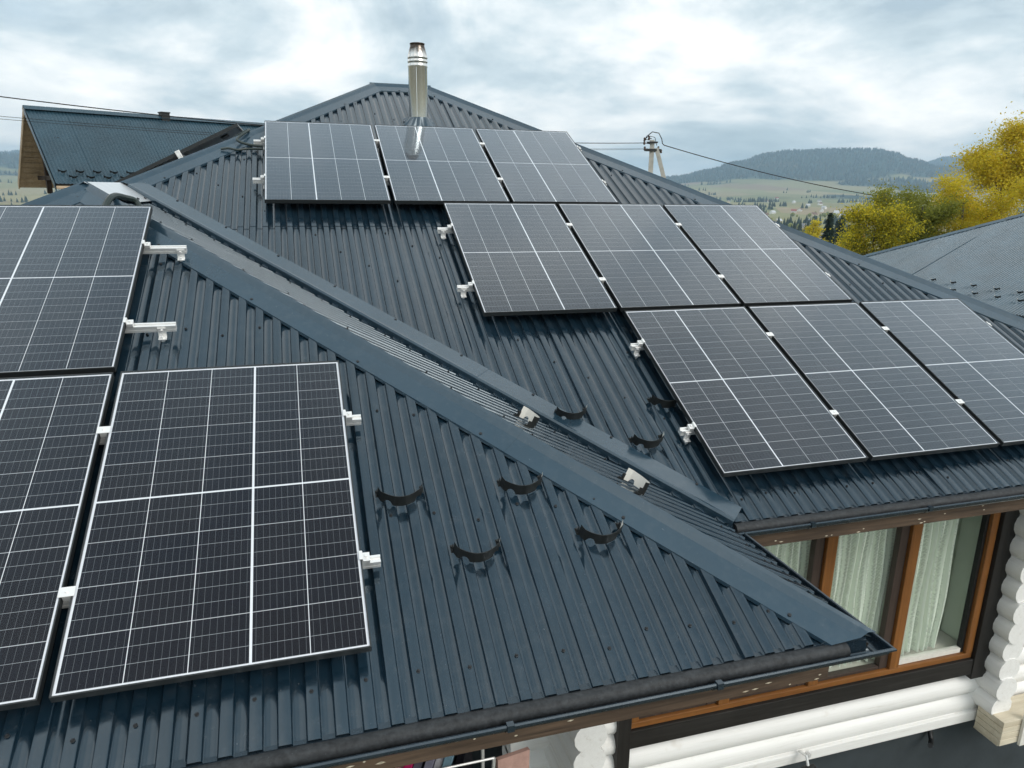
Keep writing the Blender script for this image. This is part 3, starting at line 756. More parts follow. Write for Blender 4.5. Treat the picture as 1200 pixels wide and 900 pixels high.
# ------------------------------------------------------------------ laundry on the balcony
def garment(x, y, ztop, w, h, m, name, label, ang=0.2):
    mb = MB(); nx, nz = 10, 8; dx_, dy_ = math.cos(ang), math.sin(ang)
    def P(i, j, sgn):
        t = i / nx - 0.5; s = j / nz
        return (x + dx_ * w * t * (1 - 0.1 * s) - dy_ * 0.02 * sgn, y + dy_ * w * t + dx_ * (0.012 * sgn + 0.02 * s * math.sin(9 * t + 3 * x)), ztop - h * s)
    for j in range(nz):
        for i in range(nx):
            mb.quad(P(i, j + 1, -1), P(i + 1, j + 1, -1), P(i + 1, j, -1), P(i, j, -1)); mb.quad(P(i, j, 1), P(i + 1, j, 1), P(i + 1, j + 1, 1), P(i, j + 1, 1))
    for j in range(nz):
        mb.quad(P(0, j + 1, 1), P(0, j + 1, -1), P(0, j, -1), P(0, j, 1)); mb.quad(P(nx, j, 1), P(nx, j, -1), P(nx, j + 1, -1), P(nx, j + 1, 1))
    for i in range(nx):
        mb.quad(P(i, 0, -1), P(i + 1, 0, -1), P(i + 1, 0, 1), P(i, 0, 1))
    o = put(name, mb, m, None, label=label, category='garment', group='washing hung under the eave')
cl = [((0.012, 0.013, 0.016), 'black'), ((0.05, 0.20, 0.30), 'teal'), ((0.03, 0.03, 0.04), 'charcoal'), ((0.55, 0.30, 0.30), 'dusty rose'), ((0.62, 0.03, 0.16), 'crimson'),
      ((0.16, 0.16, 0.21), 'dark grey'), ((0.32, 0.32, 0.42), 'lilac grey'), ((0.62, 0.63, 0.68), 'pale grey'), ((0.25, 0.42, 0.52), 'light blue'), ((0.010, 0.010, 0.014), 'jet black')]
for k, (c, nm) in enumerate(cl):
    garment(-0.52 + k * 0.052, -2.9 + 0.01 * (k % 3), 4.40 - 0.012 * (k % 2), 0.30, 0.75, simple('cloth_' + nm.replace(' ', '_'), c, 0.9, 0, 0.1, 0.15, 20, 0.2), 'hanging_garment', f'{nm} garment hanging in the row of washing below the eave', 1.15)
garment(0.30, -2.62, 4.03, 0.20, 0.6, simple('cloth_salmon', (0.52, 0.33, 0.28), 0.9, 0, 0.1, 0.15, 20, 0.2), 'hanging_towel', 'salmon pink towel hanging beside the white log corner', 0.15)
dr = thing('drying_rack', (-0.28, -2.9, 2.40), 'white wire drying rack holding the washing under the eave', 'rack')
mb = MB()
for yy in (-3.02, -2.78): mb.tube([(-0.70, yy, 4.41), (0.08, yy, 4.41)], 0.006, 6)
put('rack_wire', mb, M['alu'], dr)
for sx in (-0.70, 0.08):
    mb = MB(); mb.tube([(sx, -3.02, 4.41), (sx, -2.68, 2.40)], 0.009, 6); mb.tube([(sx, -2.78, 4.41), (sx, -2.88, 2.40)], 0.009, 6); put('rack_leg', mb, M['alu'], dr)

# ================================================================== solar panels
PW, PH, PT = 1.096, 1.7357, 0.035
LIP = 0.0055
# shared meshes, local frame: x across, y up the slope, z out of the roof, top face at z=0, origin bottom left
mb = MB()
mb.box((0, 0, -PT), (PW, LIP, 0)); mb.box((0, PH - LIP, -PT), (PW, PH, 0))
mb.box((0, LIP, -PT), (LIP, PH - LIP, 0)); mb.box((PW - LIP, LIP, -PT), (PW, PH - LIP, 0))
# back flange
mb.box((LIP, LIP, -PT), (PW - LIP, LIP + 0.02, -PT + 0.002)); mb.box((LIP, PH - LIP - 0.02, -PT), (PW - LIP, PH - LIP, -PT + 0.002))
ME_FRAME = mb.mesh('panel_frame', M['frame'])
mb = MB(); mb.box((LIP - 0.002, LIP - 0.002, -0.012), (PW - LIP + 0.002, PH - LIP + 0.002, -0.0075)); ME_BACK = mb.mesh('panel_backsheet', M['white_back'])
mb = MB(); mb.quad((LIP, LIP, -0.0014), (PW - LIP, LIP, -0.0014), (PW - LIP, PH - LIP, -0.0014), (LIP, PH - LIP, -0.0014)); ME_GLASS = mb.mesh('panel_glass', M['pv_glass'])
GX, GXT, GY, GYT, MG = 0.0034, 0.0105, 0.0021, 0.0090, 0.0105
CW = (PW - 2 * LIP - 2 * MG - 3 * GX - GXT) / 5; CH = (PH - 2 * LIP - 2 * MG - 6 * GY - GYT) / 8
mb = MB(); mb.box((0, 0, -0.001), (CW, CH, 0)); ME_CELL = mb.mesh('solar_cell', M['cell'], uvs=True)
mb = MB(); mb.box((0.42, PH - 0.24, -0.030), (0.68, PH - 0.16, -0.0125)); ME_JBOX = mb.mesh('junction_box', M['black_plastic'])
def panel(P, rot, thick_after, label, group):
    r = thing('solar_panel', P, label, 'solar panel', group, rot)
    link('frame', ME_FRAME, r); link('backsheet', ME_BACK, r); link('cover_glass', ME_GLASS, r); link('junction_box', ME_JBOX, r)
    x = LIP + MG
    for i in range(5):
        y = LIP + MG
        for j in range(8):
            c = link('solar_cell', ME_CELL, r); c.location = (x, y, -0.0062); y += CH + (GYT if j == 3 else GY)
        x += CW + (GXT if i == thick_after - 1 else GX)
    return r
gap = 0.0360
rows = {'A1': (-0.9541, 2.7837, A_, 3, 2), 'A2': (0.6233, 1.0138, A_, 3, 3), 'A3': (1.7675, -0.7605, A_, 3, 2), 'B1': (-2.7435, -0.0452, B_, 1, 2), 'B2': (-1.6132 - PW - gap, -1.8179, B_, 2, 3)}
lab = {('A1', 0): 'leftmost solar panel of the top row, beside the cables at the hip', ('A1', 1): 'middle solar panel of the top row, reflecting the steel chimney', ('A1', 2): 'rightmost solar panel of the top row below the ridge',
       ('A2', 0): 'leftmost solar panel of the middle row, its rail feet showing', ('A2', 1): 'centre solar panel of the middle row on the main roof', ('A2', 2): 'rightmost solar panel of the middle row, reaching the right hip',
       ('A3', 0): 'leftmost solar panel of the lowest row above the right gutter', ('A3', 1): 'middle solar panel of the lowest row above the right gutter', ('A3', 2): 'rightmost solar panel of the lowest row, cut by the picture edge',
       ('B1', 0): 'upper left solar panel on the front wing, cut by the left edge', ('B2', 0): 'dark solar panel at lower left, cut by the picture edge', ('B2', 1): 'large near solar panel seen whole on the front wing'}
rj = random.Random(4)
for k, (u, v, F, n, th_) in rows.items():
    for i in range(n):
        P = F(u + i * (PW + gap), v - PH, 0)
        panel(P, (TH + rj.uniform(-.0015, .0015), rj.uniform(-.001, .001), 0), th_, lab[(k, i)], 'solar panels on the front roof slopes')
# one panel on the far side of the left hip, only its raised edge shows
def D_(s, t, n): return Vector((XW, 0, EZ)) + Vector((0, -1, 0)) * s + TD * t + nD * n
pd = panel(D_(-3.70, (-1.16 - XW) / CT - PH, 0.175), (TH, 0, -math.pi / 2), 3, 'solar panel beyond the left hip showing only its dark edge', 'solar panels on the left roof slope')

# ------------------------------------------------------------------ rails, clamps and feet
def rail_prof():
    return [(-0.019, 0), (-0.019, 0.014), (-0.014, 0.014), (-0.014, 0.020), (-0.019, 0.020), (-0.019, 0.040), (-0.007, 0.040), (-0.007, 0.030), (0.007, 0.030), (0.007, 0.040), (0.019, 0.040), (0.019, 0.020), (0.014, 0.020), (0.014, 0.014), (0.019, 0.014), (0.019, 0)]
def mount_rail(F, u0, u1, v, feet, clamps_mid, end_l, end_r, label):
    r = thing('mounting_rail', F((u0 + u1) / 2, v, -0.12), label, 'rail', 'aluminium rails under the solar panels')
    mb = MB(); mb.extrude(rail_prof(), u0, u1, lambda t, p, q: F(t, v + p, -PT - 0.041 + q)); put('rail_bar', mb, M['alu'], r)
    for u in clamps_mid:
        mb = MB(); fr = lambda x, y, z: F(u + x, v + y, z)
        mb.box((-gap / 2 - 0.011, -0.022, 0.0005), (gap / 2 + 0.011, 0.022, 0.0045), fr); mb.box((-gap / 2 + 0.003, -0.022, -0.028), (gap / 2 - 0.003, 0.022, 0.0005), fr)
        mb.tube([F(u, v, 0.004), F(u, v, 0.011)], 0.007, 6); put('mid_clamp', mb, M['alu'], r, bevel=0.001)
    for u, sg in ((end_l, -1), (end_r, 1)):
        if u is None: continue
        mb = MB(); fr = lambda x, y, z: F(u + sg * x, v + y, z)
        mb.box((-0.010, -0.022, 0.0005), (0.004, 0.022, 0.0045), fr); mb.box((0.002, -0.022, -0.034), (0.006, 0.022, 0.0005), fr); mb.box((0.006, -0.022, -0.034), (0.036, 0.022, -0.012), fr)
        mb.tube([F(u + sg * 0.021, v, -0.012), F(u + sg * 0.021, v, -0.002)], 0.008, 6)
        put('end_clamp', mb, M['alu'], r, bevel=0.001)
    for u in feet:
        mb = MB(); fr = lambda x, y, z: F(u + x, v + y, z)
        mb.box((-0.022, -0.027, -0.105), (0.022, -0.0205, -0.045), fr); mb.box((-0.022, -0.055, -0.108), (0.022, -0.021, -0.103), fr)
        mb.tube([F(u, v - 0.034, -0.062), F(u, v - 0.026, -0.062)], 0.009, 6)
        f_ = put('rail_foot', mb, M['alu'], r, bevel=0.001)
        bt = MB(); bt.tube([F(u, v - 0.040, -0.150), F(u, v - 0.040, -0.092)], 0.005, 8); bt.tube([F(u, v - 0.040, -0.103), F(u, v - 0.040, -0.094)], 0.010, 6); bt.tube([F(u, v - 0.040, -0.122), F(u, v - 0.040, -0.106)], 0.013, 10); put('hanger_bolt', bt, M['alu'], f_)
def feet_of(u0, u1): 
    n = max(2, round((u1 - u0) / 0.9)); return [u0 + 0.05 + (u1 - u0 - 0.1) * i / n for i in range(n + 1)]
rl = [('A1', -1.062, 2.362, 1.520), ('A2', 0.50, 0.605, -0.310), ('A3', 1.68, -1.150, -2.060)]
nm = {'A1': 'top', 'A2': 'middle', 'A3': 'lowest'}
for k, ul, va, vb in rl:
    u, v, F, n, _ = rows[k]; ur = u + n * PW + (n - 1) * gap
    for vv, w in ((va, 'upper'), (vb, 'lower')):
        mount_rail(F, ul, ur + 0.05, vv, [q for q in feet_of(ul + (0.0 if k != 'A1' else 0.06), ur + 0.05)], [u + i * (PW + gap) - gap / 2 for i in range(1, n)], u, ur, f'{w} silver rail under the {nm[k]} row of main roof panels')
u, v, F, n, _ = rows['B1']; ur = u + PW
mount_rail(F, u - 0.3, -1.40, -0.530, [-2.6, -1.437], [], None, ur, 'silver rail jutting from the upper left panel, nearer the hip')
mount_rail(F, u - 0.3, -1.395, -1.372, [-2.6, -1.47], [], None, ur, 'silver rail jutting from the upper left panel, nearer the gutter')
u, v, F, n, _ = rows['B2']; ur = u + 2 * PW + gap
for vv, w in ((-2.245, 'upper'), (-3.130, 'lower')):
    mount_rail(F, u - 0.3, ur + 0.082, vv, [u + 0.2, u + 1.0, u + 1.9], [u + PW + gap / 2], None, ur, f'{w} silver rail stub at the right side of the large near panel')
# rail and clamp of the far panel
r = thing('mounting_rail', D_(-2.6, 4.6, 0), 'white clamp and rail at the raised panel edge beyond the left hip', 'rail', 'aluminium rails under the solar panels')
mb = MB(); mb.extrude(rail_prof(), -3.9, -2.52, lambda t, p, q: D_(t, 4.72 + p, 0.099 + q)); put('rail_bar', mb, M['alu'], r)
mb = MB(); mb.box((-0.03, -0.024, 0.10), (0.006, 0.024, 0.182), lambda x, y, z: D_(-2.57 + x, 4.72 + y, z)); put('end_clamp', mb, M['alu'], r, bevel=0.002)

# ------------------------------------------------------------------ cables
def cable(pts, rad, label, m='cable'):
    mb = MB(); cps = [Vector(p) for p in pts]; o = []
    for i in range(len(cps) - 1):
        p0, p1, p2, p3 = cps[max(i - 1, 0)], cps[i], cps[i + 1], cps[min(i + 2, len(cps) - 1)]
        for k in range(6):
            t = k / 6; o.append(0.5 * ((2 * p1) + (-p0 + p2) * t + (2 * p0 - 5 * p1 + 4 * p2 - p3) * t * t + (-p0 + 3 * p1 - 3 * p2 + p3) * t ** 3))
    o.append(cps[-1]); mb.tube(o, rad, 8)
    return put('cable', mb, M[m], None, smooth=True, label=label, category='cable')
hipx = lambda y: RIDX0 - (RIDY - y)
def hp(y, h=0.05): return Vector((hipx(y), y, RIDZ - (RIDY - y) * math.tan(TH) + h))
cable([A_(-0.98, 2.30, -0.07), A_(-1.12, 2.34, -0.07), A_(-1.22, 2.42, -0.055), hp(2.42, 0.065) + Vector((0.02, 0, 0)), hp(2.45, 0.03) + Vector((-0.15, 0, -0.05)), D_(-2.75, 4.95, 0.03)], 0.013, 'dark cable arching over the left hip from the top row rail')
cable([A_(-0.98, 2.27, -0.085), A_(-1.12, 2.28, -0.09), A_(-1.22, 2.25, -0.09), A_(-1.30, 2.27, -0.085), A_(-1.37, 2.26, -0.09)], 0.011, 'lower dark cable crossing the left hip below the arching one')
cable([B_(-2.02, -0.35, -0.09), B_(-1.98, 0.02, -0.08), B_(-1.94, 0.20, -0.06), Vector((APX + 0.26, APY0 - 0.02, APZ - 0.075)), Vector((APX + 0.31, APY0 + 0.05, APZ - 0.10)), Vector((APX + 0.34, APY0 + 0.02, APZ - 0.16))], 0.022, 'thick dark green hose bent over the wing peak beside the saddle sheet')

# ------------------------------------------------------------------ snow guards
def guard_mesh():
    mb = MB(); n = 40; ro, ri = [], []
    for k in range(n + 1):
        a = -1 + 2 * k / n; x = 0.108 * a
        y = -0.052 * (1 - a * a) + 0.020 * max(0, abs(a) - 0.9) / 0.1
        top = 0.072 + 0.006 * a * a
        b = 0.004
        for c, w_, h_ in ((-0.60, 0.17, 0.030), (0.74, 0.14, 0.026)):
            d = abs(a - c) / w_
            if d < 1: b = max(b, 0.004 + h_ * math.sqrt(1 - d * d))
        ro.append((x, y, b, top)); 
    for k in range(n):
        (x0, y0, b0, t0), (x1, y1, b1, t1) = ro[k], ro[k + 1]; w = 0.003
        mb.quad((x0, y0, b0), (x1, y1, b1), (x1, y1, t1), (x0, y0, t0), 0)
        mb.quad((x1, y1 + w, b1), (x0, y0 + w, b0), (x0, y0 + w, t0), (x1, y1 + w, t1), 1)
        mb.quad((x0, y0, t0), (x1, y1, t1), (x1, y1 + w, t1), (x0, y0 + w, t0), 0); mb.quad((x1, y1, b1), (x0, y0, b0), (x0, y0 + w, b0), (x1, y1 + w, b1), 0)
    mb.quad((-.108, .020, .004), (-.108, .023, .004), (-.108, .023, .078), (-.108, .020, .078)); mb.quad((.108, .023, .004), (.108, .020, .004), (.108, .020, .078), (.108, .023, .078))
    g = mb.mesh('guard_plate', [M['black_metal'], M['guard_white']])
    fs = []
    for sx in (-1, 1):
        f = MB(); f.box((sx * 0.108 - 0.009, 0.018, 0.001), (sx * 0.108 + 0.009, 0.058, 0.005)); f.box((sx * 0.108 - 0.002, 0.020, 0.001), (sx * 0.108 + 0.0015, 0.040, 0.040))
        f.tube([(sx * 0.108, 0.048, 0.004), (sx * 0.108, 0.048, 0.013)], 0.007, 6); fs.append(f.mesh('guard_foot', [M['black_metal']]))
    return g, fs
GME, GFT = guard_mesh()
def guard(P, rot, label, group, parts=True, sc_=1.0):
    r = thing('snow_guard', P, label, 'snow guard', group, rot); r.scale = (sc_, sc_, sc_)
    link('guard_plate', GME, r)
    if parts:
        for f in GFT: link('guard_foot', f, r)
    return r
g1 = 'snow guards on the front roof slopes'
for (u, v), l in (((-0.294, -2.745), 'black snow guard nearest the large near solar panel'), ((0.315, -2.757), 'black snow guard just under the wing hip, upper of its pair'),
                  ((0.007, -3.115), 'black snow guard lowest and centred on the front wing'), ((0.623, -3.106), 'black snow guard close to the hip cap, lower right on the front wing')):
    guard(B_(u, v, -0.117), (TH, 0, 0), l, g1)
for (u, v), l in (((1.008, -1.77), 'black snow guard beside the valley, half hidden by its lip'), ((1.45, -2.08), 'black snow guard between the valley and the lowest panel row'), ((1.735, -1.72), 'black snow guard tucked under the lowest row\'s left edge')):
    guard(A_(u, v, -0.117), (TH, 0, 0), l, g1)
for (x, y), l in (((0.585, -1.869), 'pale snow guard on the narrow wing slope, upper one'), ((1.03, -2.479), 'pale snow guard on the narrow wing slope, nearer the gutter')):
    guard((x, y, EZ + (XR - x) * math.tan(TH) + 0.003), (TH, 0, math.pi / 2), l, g1)

# ================================================================== chimney
CX, CY, CZ = 0.722, 2.845, 7.69
ch = thing('chimney', (CX, CY, CZ), 'shiny stainless steel flue pipe with sooty cone top by the ridge', 'chimney')
mb = MB()
mb.lathe([(0.109, 0), (0.1072, 0.75), (0.112, 0.76), (0.112, 0.775), (0.107, 0.782), (0.107, 0.80), (0.113, 0.806), (0.113, 0.82), (0.107, 0.827), (0.107, 0.84), (0.113, 0.846), (0.113, 0.862), (0.108, 0.87), (0.106, 0.885), (0.082, 0.972), (0.080, 0.99), (0.084, 0.994), (0.084, 1.004), (0.078, 1.004), (0.076, 0.9), (0.074, 0.7)], (0, 0, 0), 32)
link('flue_pipe', mb.mesh('flue_pipe', M['steel'], True), ch)
seam = MB(); seam.box((-0.036, -0.1065, 0.02), (-0.030, -0.098, 0.745)); link('flue_seam', seam.mesh('flue_seam', M['steel']), ch)
mb = MB()
mb.lathe([(0.125, 0.14), (0.116, 0.185), (0.110, 0.195), (0.107, 0.195)], (0, 0, 0), 28); link('storm_collar', mb.mesh('storm_collar', M['zinc'], True), ch)
mb = MB(); rr = random.Random(9)
edge = []
for k in range(40):
    a = 2 * math.pi * k / 40; c_, s_ = math.cos(a), math.sin(a); q = 0.17 / max(abs(c_), abs(s_)); q = min(q, 0.23) + rr.uniform(-0.012, 0.012)
    x, y = q * c_, q * s_ * 0.8; edge.append((x, y, EZ + (CY + y - YA) * math.tan(TH) - CZ + 0.012 + rr.uniform(0, 0.02)))
inner = [(0.112 * math.cos(2 * math.pi * k / 40), 0.112 * math.sin(2 * math.pi * k / 40), EZ + (CY - YA) * math.tan(TH) - CZ + 0.075) for k in range(40)]
for k in range(40): mb.quad(edge[k], edge[(k + 1) % 40], inner[(k + 1) % 40], inner[k])
link('base_flashing', mb.mesh('base_flashing', M['trim']), ch)

# ================================================================== terrain
def lerp_tab(tab, x):
    if x <= tab[0][0]: return tab[0][1]
    for (a, ya), (b, yb) in zip(tab, tab[1:]):
        if x <= b:
            t = (x - a) / (b - a); t = t * t * (3 - 2 * t); return ya + (yb - ya) * t
    return tab[-1][1]
PROF = [(0, 0), (45, -0.2), (90, -4), (160, -10), (300, -19), (500, -27), (1000, -39), (1500, -36), (2500, -20), (3300, 4), (4500, 20), (6000, 30), (9000, 30), (14000, 30)]
RIDGE1 = [(-180, 60), (-60, 60), (-40, 90), (-30, 120), (-20, 150), (-10, 120), (0, 70), (20, 40), (25, 55), (29, 80), (31, 115), (33, 165), (35.2, 222), (36.5, 236), (38.4, 242), (40.5, 243), (42, 238), (43.2, 214), (44.4, 175), (46, 130), (50, 110), (60, 140), (90, 80), (180, 60)]
RIDGE2 = [(-180, 100), (-40, 150), (-24, 230), (-19, 205), (-15.5, 235), (-10, 170), (0, 120), (20, 80), (30, 60), (38, 90), (43, 170), (45, 225), (46.3, 275), (47.5, 288), (49.5, 270), (55, 240), (70, 200), (180, 100)]
def hgt(x, y):
    r = math.hypot(x, y); b = math.degrees(math.atan2(x, y)); z = lerp_tab(PROF, r)
    if r > 1500:
        g1_ = math.exp(-((r - 5300) / 1050) ** 2) if r < 5300 else math.exp(-((r - 5300) / 1600) ** 2)
        g2_ = math.exp(-((r - 7600) / 1300) ** 2)
        z += max(lerp_tab(RIDGE1, b) * g1_, lerp_tab(RIDGE2, b) * g2_)
        z += 22 * (noise.noise(Vector((x / 900, y / 900, 1.3)))) * min(1, (r - 1500) / 2500)
    if r > 120: z += 3.5 * noise.noise(Vector((x / 170, y / 170, 0.2))) * min(1, (r - 120) / 300)
    return z
def woodness(x, y, z):
    r = math.hypot(x, y)
    if r < 2500: return 0.0
    n = 100 * noise.noise(Vector((x / 420, y / 420, 5))) + 45 * noise.noise(Vector((x / 130, y / 130, 3)))
    w = (z + n - 42) / 26
    c = noise.noise(Vector((x / 330 + 7, y / 330, 2))) + 0.4 * noise.noise(Vector((x / 90, y / 90, 6)))
    if c > 0.40: w -= (c - 0.40) * 14
    return max(0.0, min(1.0, w))
radii = [0.0]; r = 4.0
while r < 8700: radii.append(r); r *= (1.047 if r < 2500 else 1.011)
NAZ = 420
azs = []
for k in range(NAZ):
    azs.append(-180 + 360 * k / NAZ)
azs = sorted(set([a for a in azs if not (-25 < a < 58)] + [-25 + 0.25 * k for k in range(333)]))
na = len(azs)
V = [(0, 0, -0.0)]
for r in radii[1:]:
    for a in azs:
        x, y = r * math.sin(R_(a)), r * math.cos(R_(a)); V.append((x, y, hgt(x, y)))
F_ = []
for k in range(na): F_.append((0, 1 + (k + 1) % na, 1 + k))
for i in range(len(radii) - 2):
    o0, o1 = 1 + i * na, 1 + (i + 1) * na
    for k in range(na):
        k2 = (k + 1) % na; F_.append((o0 + k, o0 + k2, o1 + k2, o1 + k))
me = bpy.data.meshes.new('ground'); me.from_pydata(V, [], F_)
at_ = me.attributes.new('wood', 'FLOAT', 'POINT'); at_.data.foreach_set('value', [woodness(*p) for p in V])
me.polygons.foreach_set('use_smooth', [True] * len(me.polygons)); me.update()
def ground_mat():
    m, t, b = mat('fields_and_forest'); v = coords(t)
    sp = N(t, 'ShaderNodeSeparateXYZ'); t.links.new(v, sp.inputs[0])
    mp = coords(t, (0.0042, 0.0020, 0.0), 'Object', (0, 0, 0.6))
    vo = N(t, 'ShaderNodeTexVoronoi'); vo.inputs['Scale'].default_value = 1.0; t.links.new(mp, vo.inputs['Vector'])
    sc3 = N(t, 'ShaderNodeSeparateColor'); t.links.new(vo.outputs['Color'], sc3.inputs[0])
    fld = ramp(t, sc3.outputs[0], [(0.0, (0.16, 0.18, 0.08)), (0.25, (0.25, 0.25, 0.12)), (0.45, (0.34, 0.28, 0.16)), (0.6, (0.18, 0.21, 0.09)), (0.78, (0.36, 0.26, 0.18)), (0.88, (0.24, 0.16, 0.12)), (1.0, (0.27, 0.27, 0.14))])
    fld = mixc(t, rampv(t, noise_n(t, v, 0.004, 6, 0.6), 0.35, 0.7, 0.0, 0.6), fld, (0.22, 0.20, 0.095))
    fld = mixc(t, rampv(t, noise_n(t, v, 0.05, 5, 0.7), 0.45, 0.75, 0.0, 0.4), fld, (0.11, 0.13, 0.045))
    # near ground: cut grass with bare earth
    ng = ramp(t, noise_n(t, v, 1.2, 6, 0.7), [(0.3, (0.07, 0.075, 0.045)), (0.5, (0.14, 0.135, 0.10)), (0.7, (0.24, 0.22, 0.18))])
    ln = N(t, 'ShaderNodeVectorMath', operation='LENGTH'); t.links.new(v, ln.inputs[0])
    c = mixc(t, rampv(t, ln.outputs['Value'], 60, 200, 0.0, 1.0), ng, fld)
    # woods by altitude, broken by noise
    wood_ = ramp(t, noise_n(t, v, 0.03, 4, 0.75), [(0.30, (0.010, 0.030, 0.028)), (0.52, (0.018, 0.044, 0.036)), (0.66, (0.040, 0.060, 0.038)), (0.78, (0.14, 0.095, 0.04))])
    wood_ = mixc(t, rampv(t, noise_n(t, v, 0.0025, 5, 0.6), 0.58, 0.72, 0.0, 0.7), wood_, (0.15, 0.10, 0.05))
    wa_ = N(t, 'ShaderNodeAttribute'); wa_.attribute_name = 'wood'
    c = mixc(t, wa_.outputs['Fac'], c, wood_)
    t.links.new(c, b.inputs['Base Color']); b.inputs['Roughness'].default_value = 0.95; b.inputs['Specular IOR Level'].default_value = 0.1
    return m
me.materials.append(ground_mat())
link('ground', me, None, kind='structure')

# ------------------------------------------------------------------ far woods: every small conifer is geometry, the mass is one object
def cone(mb, x, y, z, h, r, seg=5):
    n = len(mb.v); tw = random.random() * 6
    for k in range(seg):
        a = 2 * math.pi * k / seg + tw; mb.v.append((x + r * math.cos(a), y + r * math.sin(a), z + h * 0.06))
    mb.v.append((x + r * 0.1 * random.uniform(-1, 1), y, z + h))
    for k in range(seg): mb.f.append((n + k, n + (k + 1) % seg, n + seg)); mb.mi.append(0); mb.uv.append([(0, 0)] * 3)
def blob(mb, x, y, z, h, r, rnd):
    n = len(mb.v); seg = 6; prof = [(0.35, 0.15), (0.95, 0.4), (1.0, 0.62), (0.6, 0.88)]
    for q, hh in prof:
        for k in range(seg):
            a = 2 * math.pi * k / seg; f = rnd.uniform(0.8, 1.2); mb.v.append((x + r * q * f * math.cos(a), y + r * q * f * math.sin(a), z + h * hh))
    mb.v.append((x, y, z + h))
    for i in range(3):
        for k in range(seg):
            mb.f.append((n + i * seg + k, n + i * seg + (k + 1) % seg, n + (i + 1) * seg + (k + 1) % seg, n + (i + 1) * seg + k)); mb.mi.append(0); mb.uv.append([(0, 0)] * 4)
    for k in range(seg): mb.f.append((n + 3 * seg + k, n + 3 * seg + (k + 1) % seg, n + 4 * seg)); mb.mi.append(0); mb.uv.append([(0, 0)] * 3)
rnd = random.Random(21)
wood1, wood2 = MB(), MB()
for i in range(26000):
    b = rnd.uniform(26, 53) if i % 7 else rnd.uniform(-21, -11)
    r = math.sqrt(rnd.uniform(3400 ** 2, 7600 ** 2)); x, y = r * math.sin(R_(b)), r * math.cos(R_(b)); z = hgt(x, y)
    if woodness(x, y, z) < 0.35 + 0.5 * rnd.random(): continue
    h = rnd.uniform(12, 24); cone(wood1, x, y, z - 1, h, h * rnd.uniform(0.22, 0.34))
put('forest', wood1, M['forest'], None, kind='stuff', label='dark conifer forest covering the far mountain', category='forest')
for i in range(9000):
    b = rnd.uniform(26, 53) if i % 5 else rnd.uniform(-21, -11)
    r = math.sqrt(rnd.uniform(500 ** 2, 3500 ** 2)); x, y = r * math.sin(R_(b)), r * math.cos(R_(b)); z = hgt(x, y)
    f = noise.noise(Vector((x / 240, y / 120, 9))) + 0.35 * noise.noise(Vector((x / 60, y / 60, 2)))
    if f < 0.33: continue
    h = rnd.uniform(8, 16); cone(wood2, x, y, z - 0.5, h, h * rnd.uniform(0.2, 0.32), 6)
put('woodland', wood2, M['needle'], None, kind='stuff', label='patches of dark conifers scattered over the valley fields', category='woodland')
wood3 = MB()
for i in range(1500):
    b = rnd.uniform(28, 52) if i % 6 else rnd.uniform(-20, -12); r = rnd.uniform(260, 1700); x, y = r * math.sin(R_(b)), r * math.cos(R_(b)); z = hgt(x, y)
    if noise.noise(Vector((x / 150, y / 150, 4))) < 0.12: continue
    h = rnd.uniform(4, 10); blob(wood3, x, y, z - 0.4, h, h * rnd.uniform(0.3, 0.45), rnd)
put('hedgerow_trees', wood3, M['leaf_olive'], None, kind='stuff', label='small round autumn trees dotted about the valley', category='trees')

# ------------------------------------------------------------------ village houses in the valley
roofc = [simple('grey_far_roof', (0.20, 0.20, 0.21), 0.7), simple('brown_far_roof', (0.16, 0.09, 0.06), 0.8), simple('red_far_roof', (0.28, 0.08, 0.06), 0.8), simple('pale_far_roof', (0.5, 0.52, 0.54), 0.6)]
wallc = [simple('white_far_wall', (0.80, 0.79, 0.76), 0.9), simple('timber_far_wall', (0.22, 0.15, 0.10), 0.9), simple('cream_far_wall', (0.66, 0.58, 0.44), 0.9)]
def far_house(b, r, w, d, h, wi, ri, label, rz, group='houses scattered in the valley'):
    x, y = r * math.sin(R_(b)), r * math.cos(R_(b)); z = hgt(x, y) - 0.5
    t = thing('village_house', (x, y, z), label, 'house', group, (0, 0, rz))
    m1 = MB(); m1.box((-w / 2, -d / 2, 0), (w / 2, d / 2, h))
    for sx in (-1, 1): m1.poly([(sx * w / 2, -d / 2, h), (sx * w / 2, d / 2, h), (sx * w / 2, 0, h + d * 0.42)])
    link('wall', m1.mesh('wall', wallc[wi]), t)
    m2 = MB(); e_ = 0.6
    for sy in (-1, 1):
        a = [(-w / 2 - e_, sy * (d / 2 + e_), h - e_ * 0.84), (w / 2 + e_, sy * (d / 2 + e_), h - e_ * 0.84), (w / 2 + e_, 0, h + d * 0.42), (-w / 2 - e_, 0, h + d * 0.42)]
        q = [(p[0], p[1], p[2] + 0.3) for p in a]
        m2.poly(a); m2.poly(q[::-1])
        for i in range(4): m2.poly([a[i], a[(i + 1) % 4], q[(i + 1) % 4], q[i]])
    link('roof', m2.mesh('roof', roofc[ri]), t)
    m3 = MB()
    for wx in (-0.28, 0.05, 0.32): m3.box((w * wx - 0.5, -d / 2 - 0.05, 1.0), (w * wx + 0.5, -d / 2 + 0.02, 2.4))
    link('window', m3.mesh('window', M['black_plastic']), t)
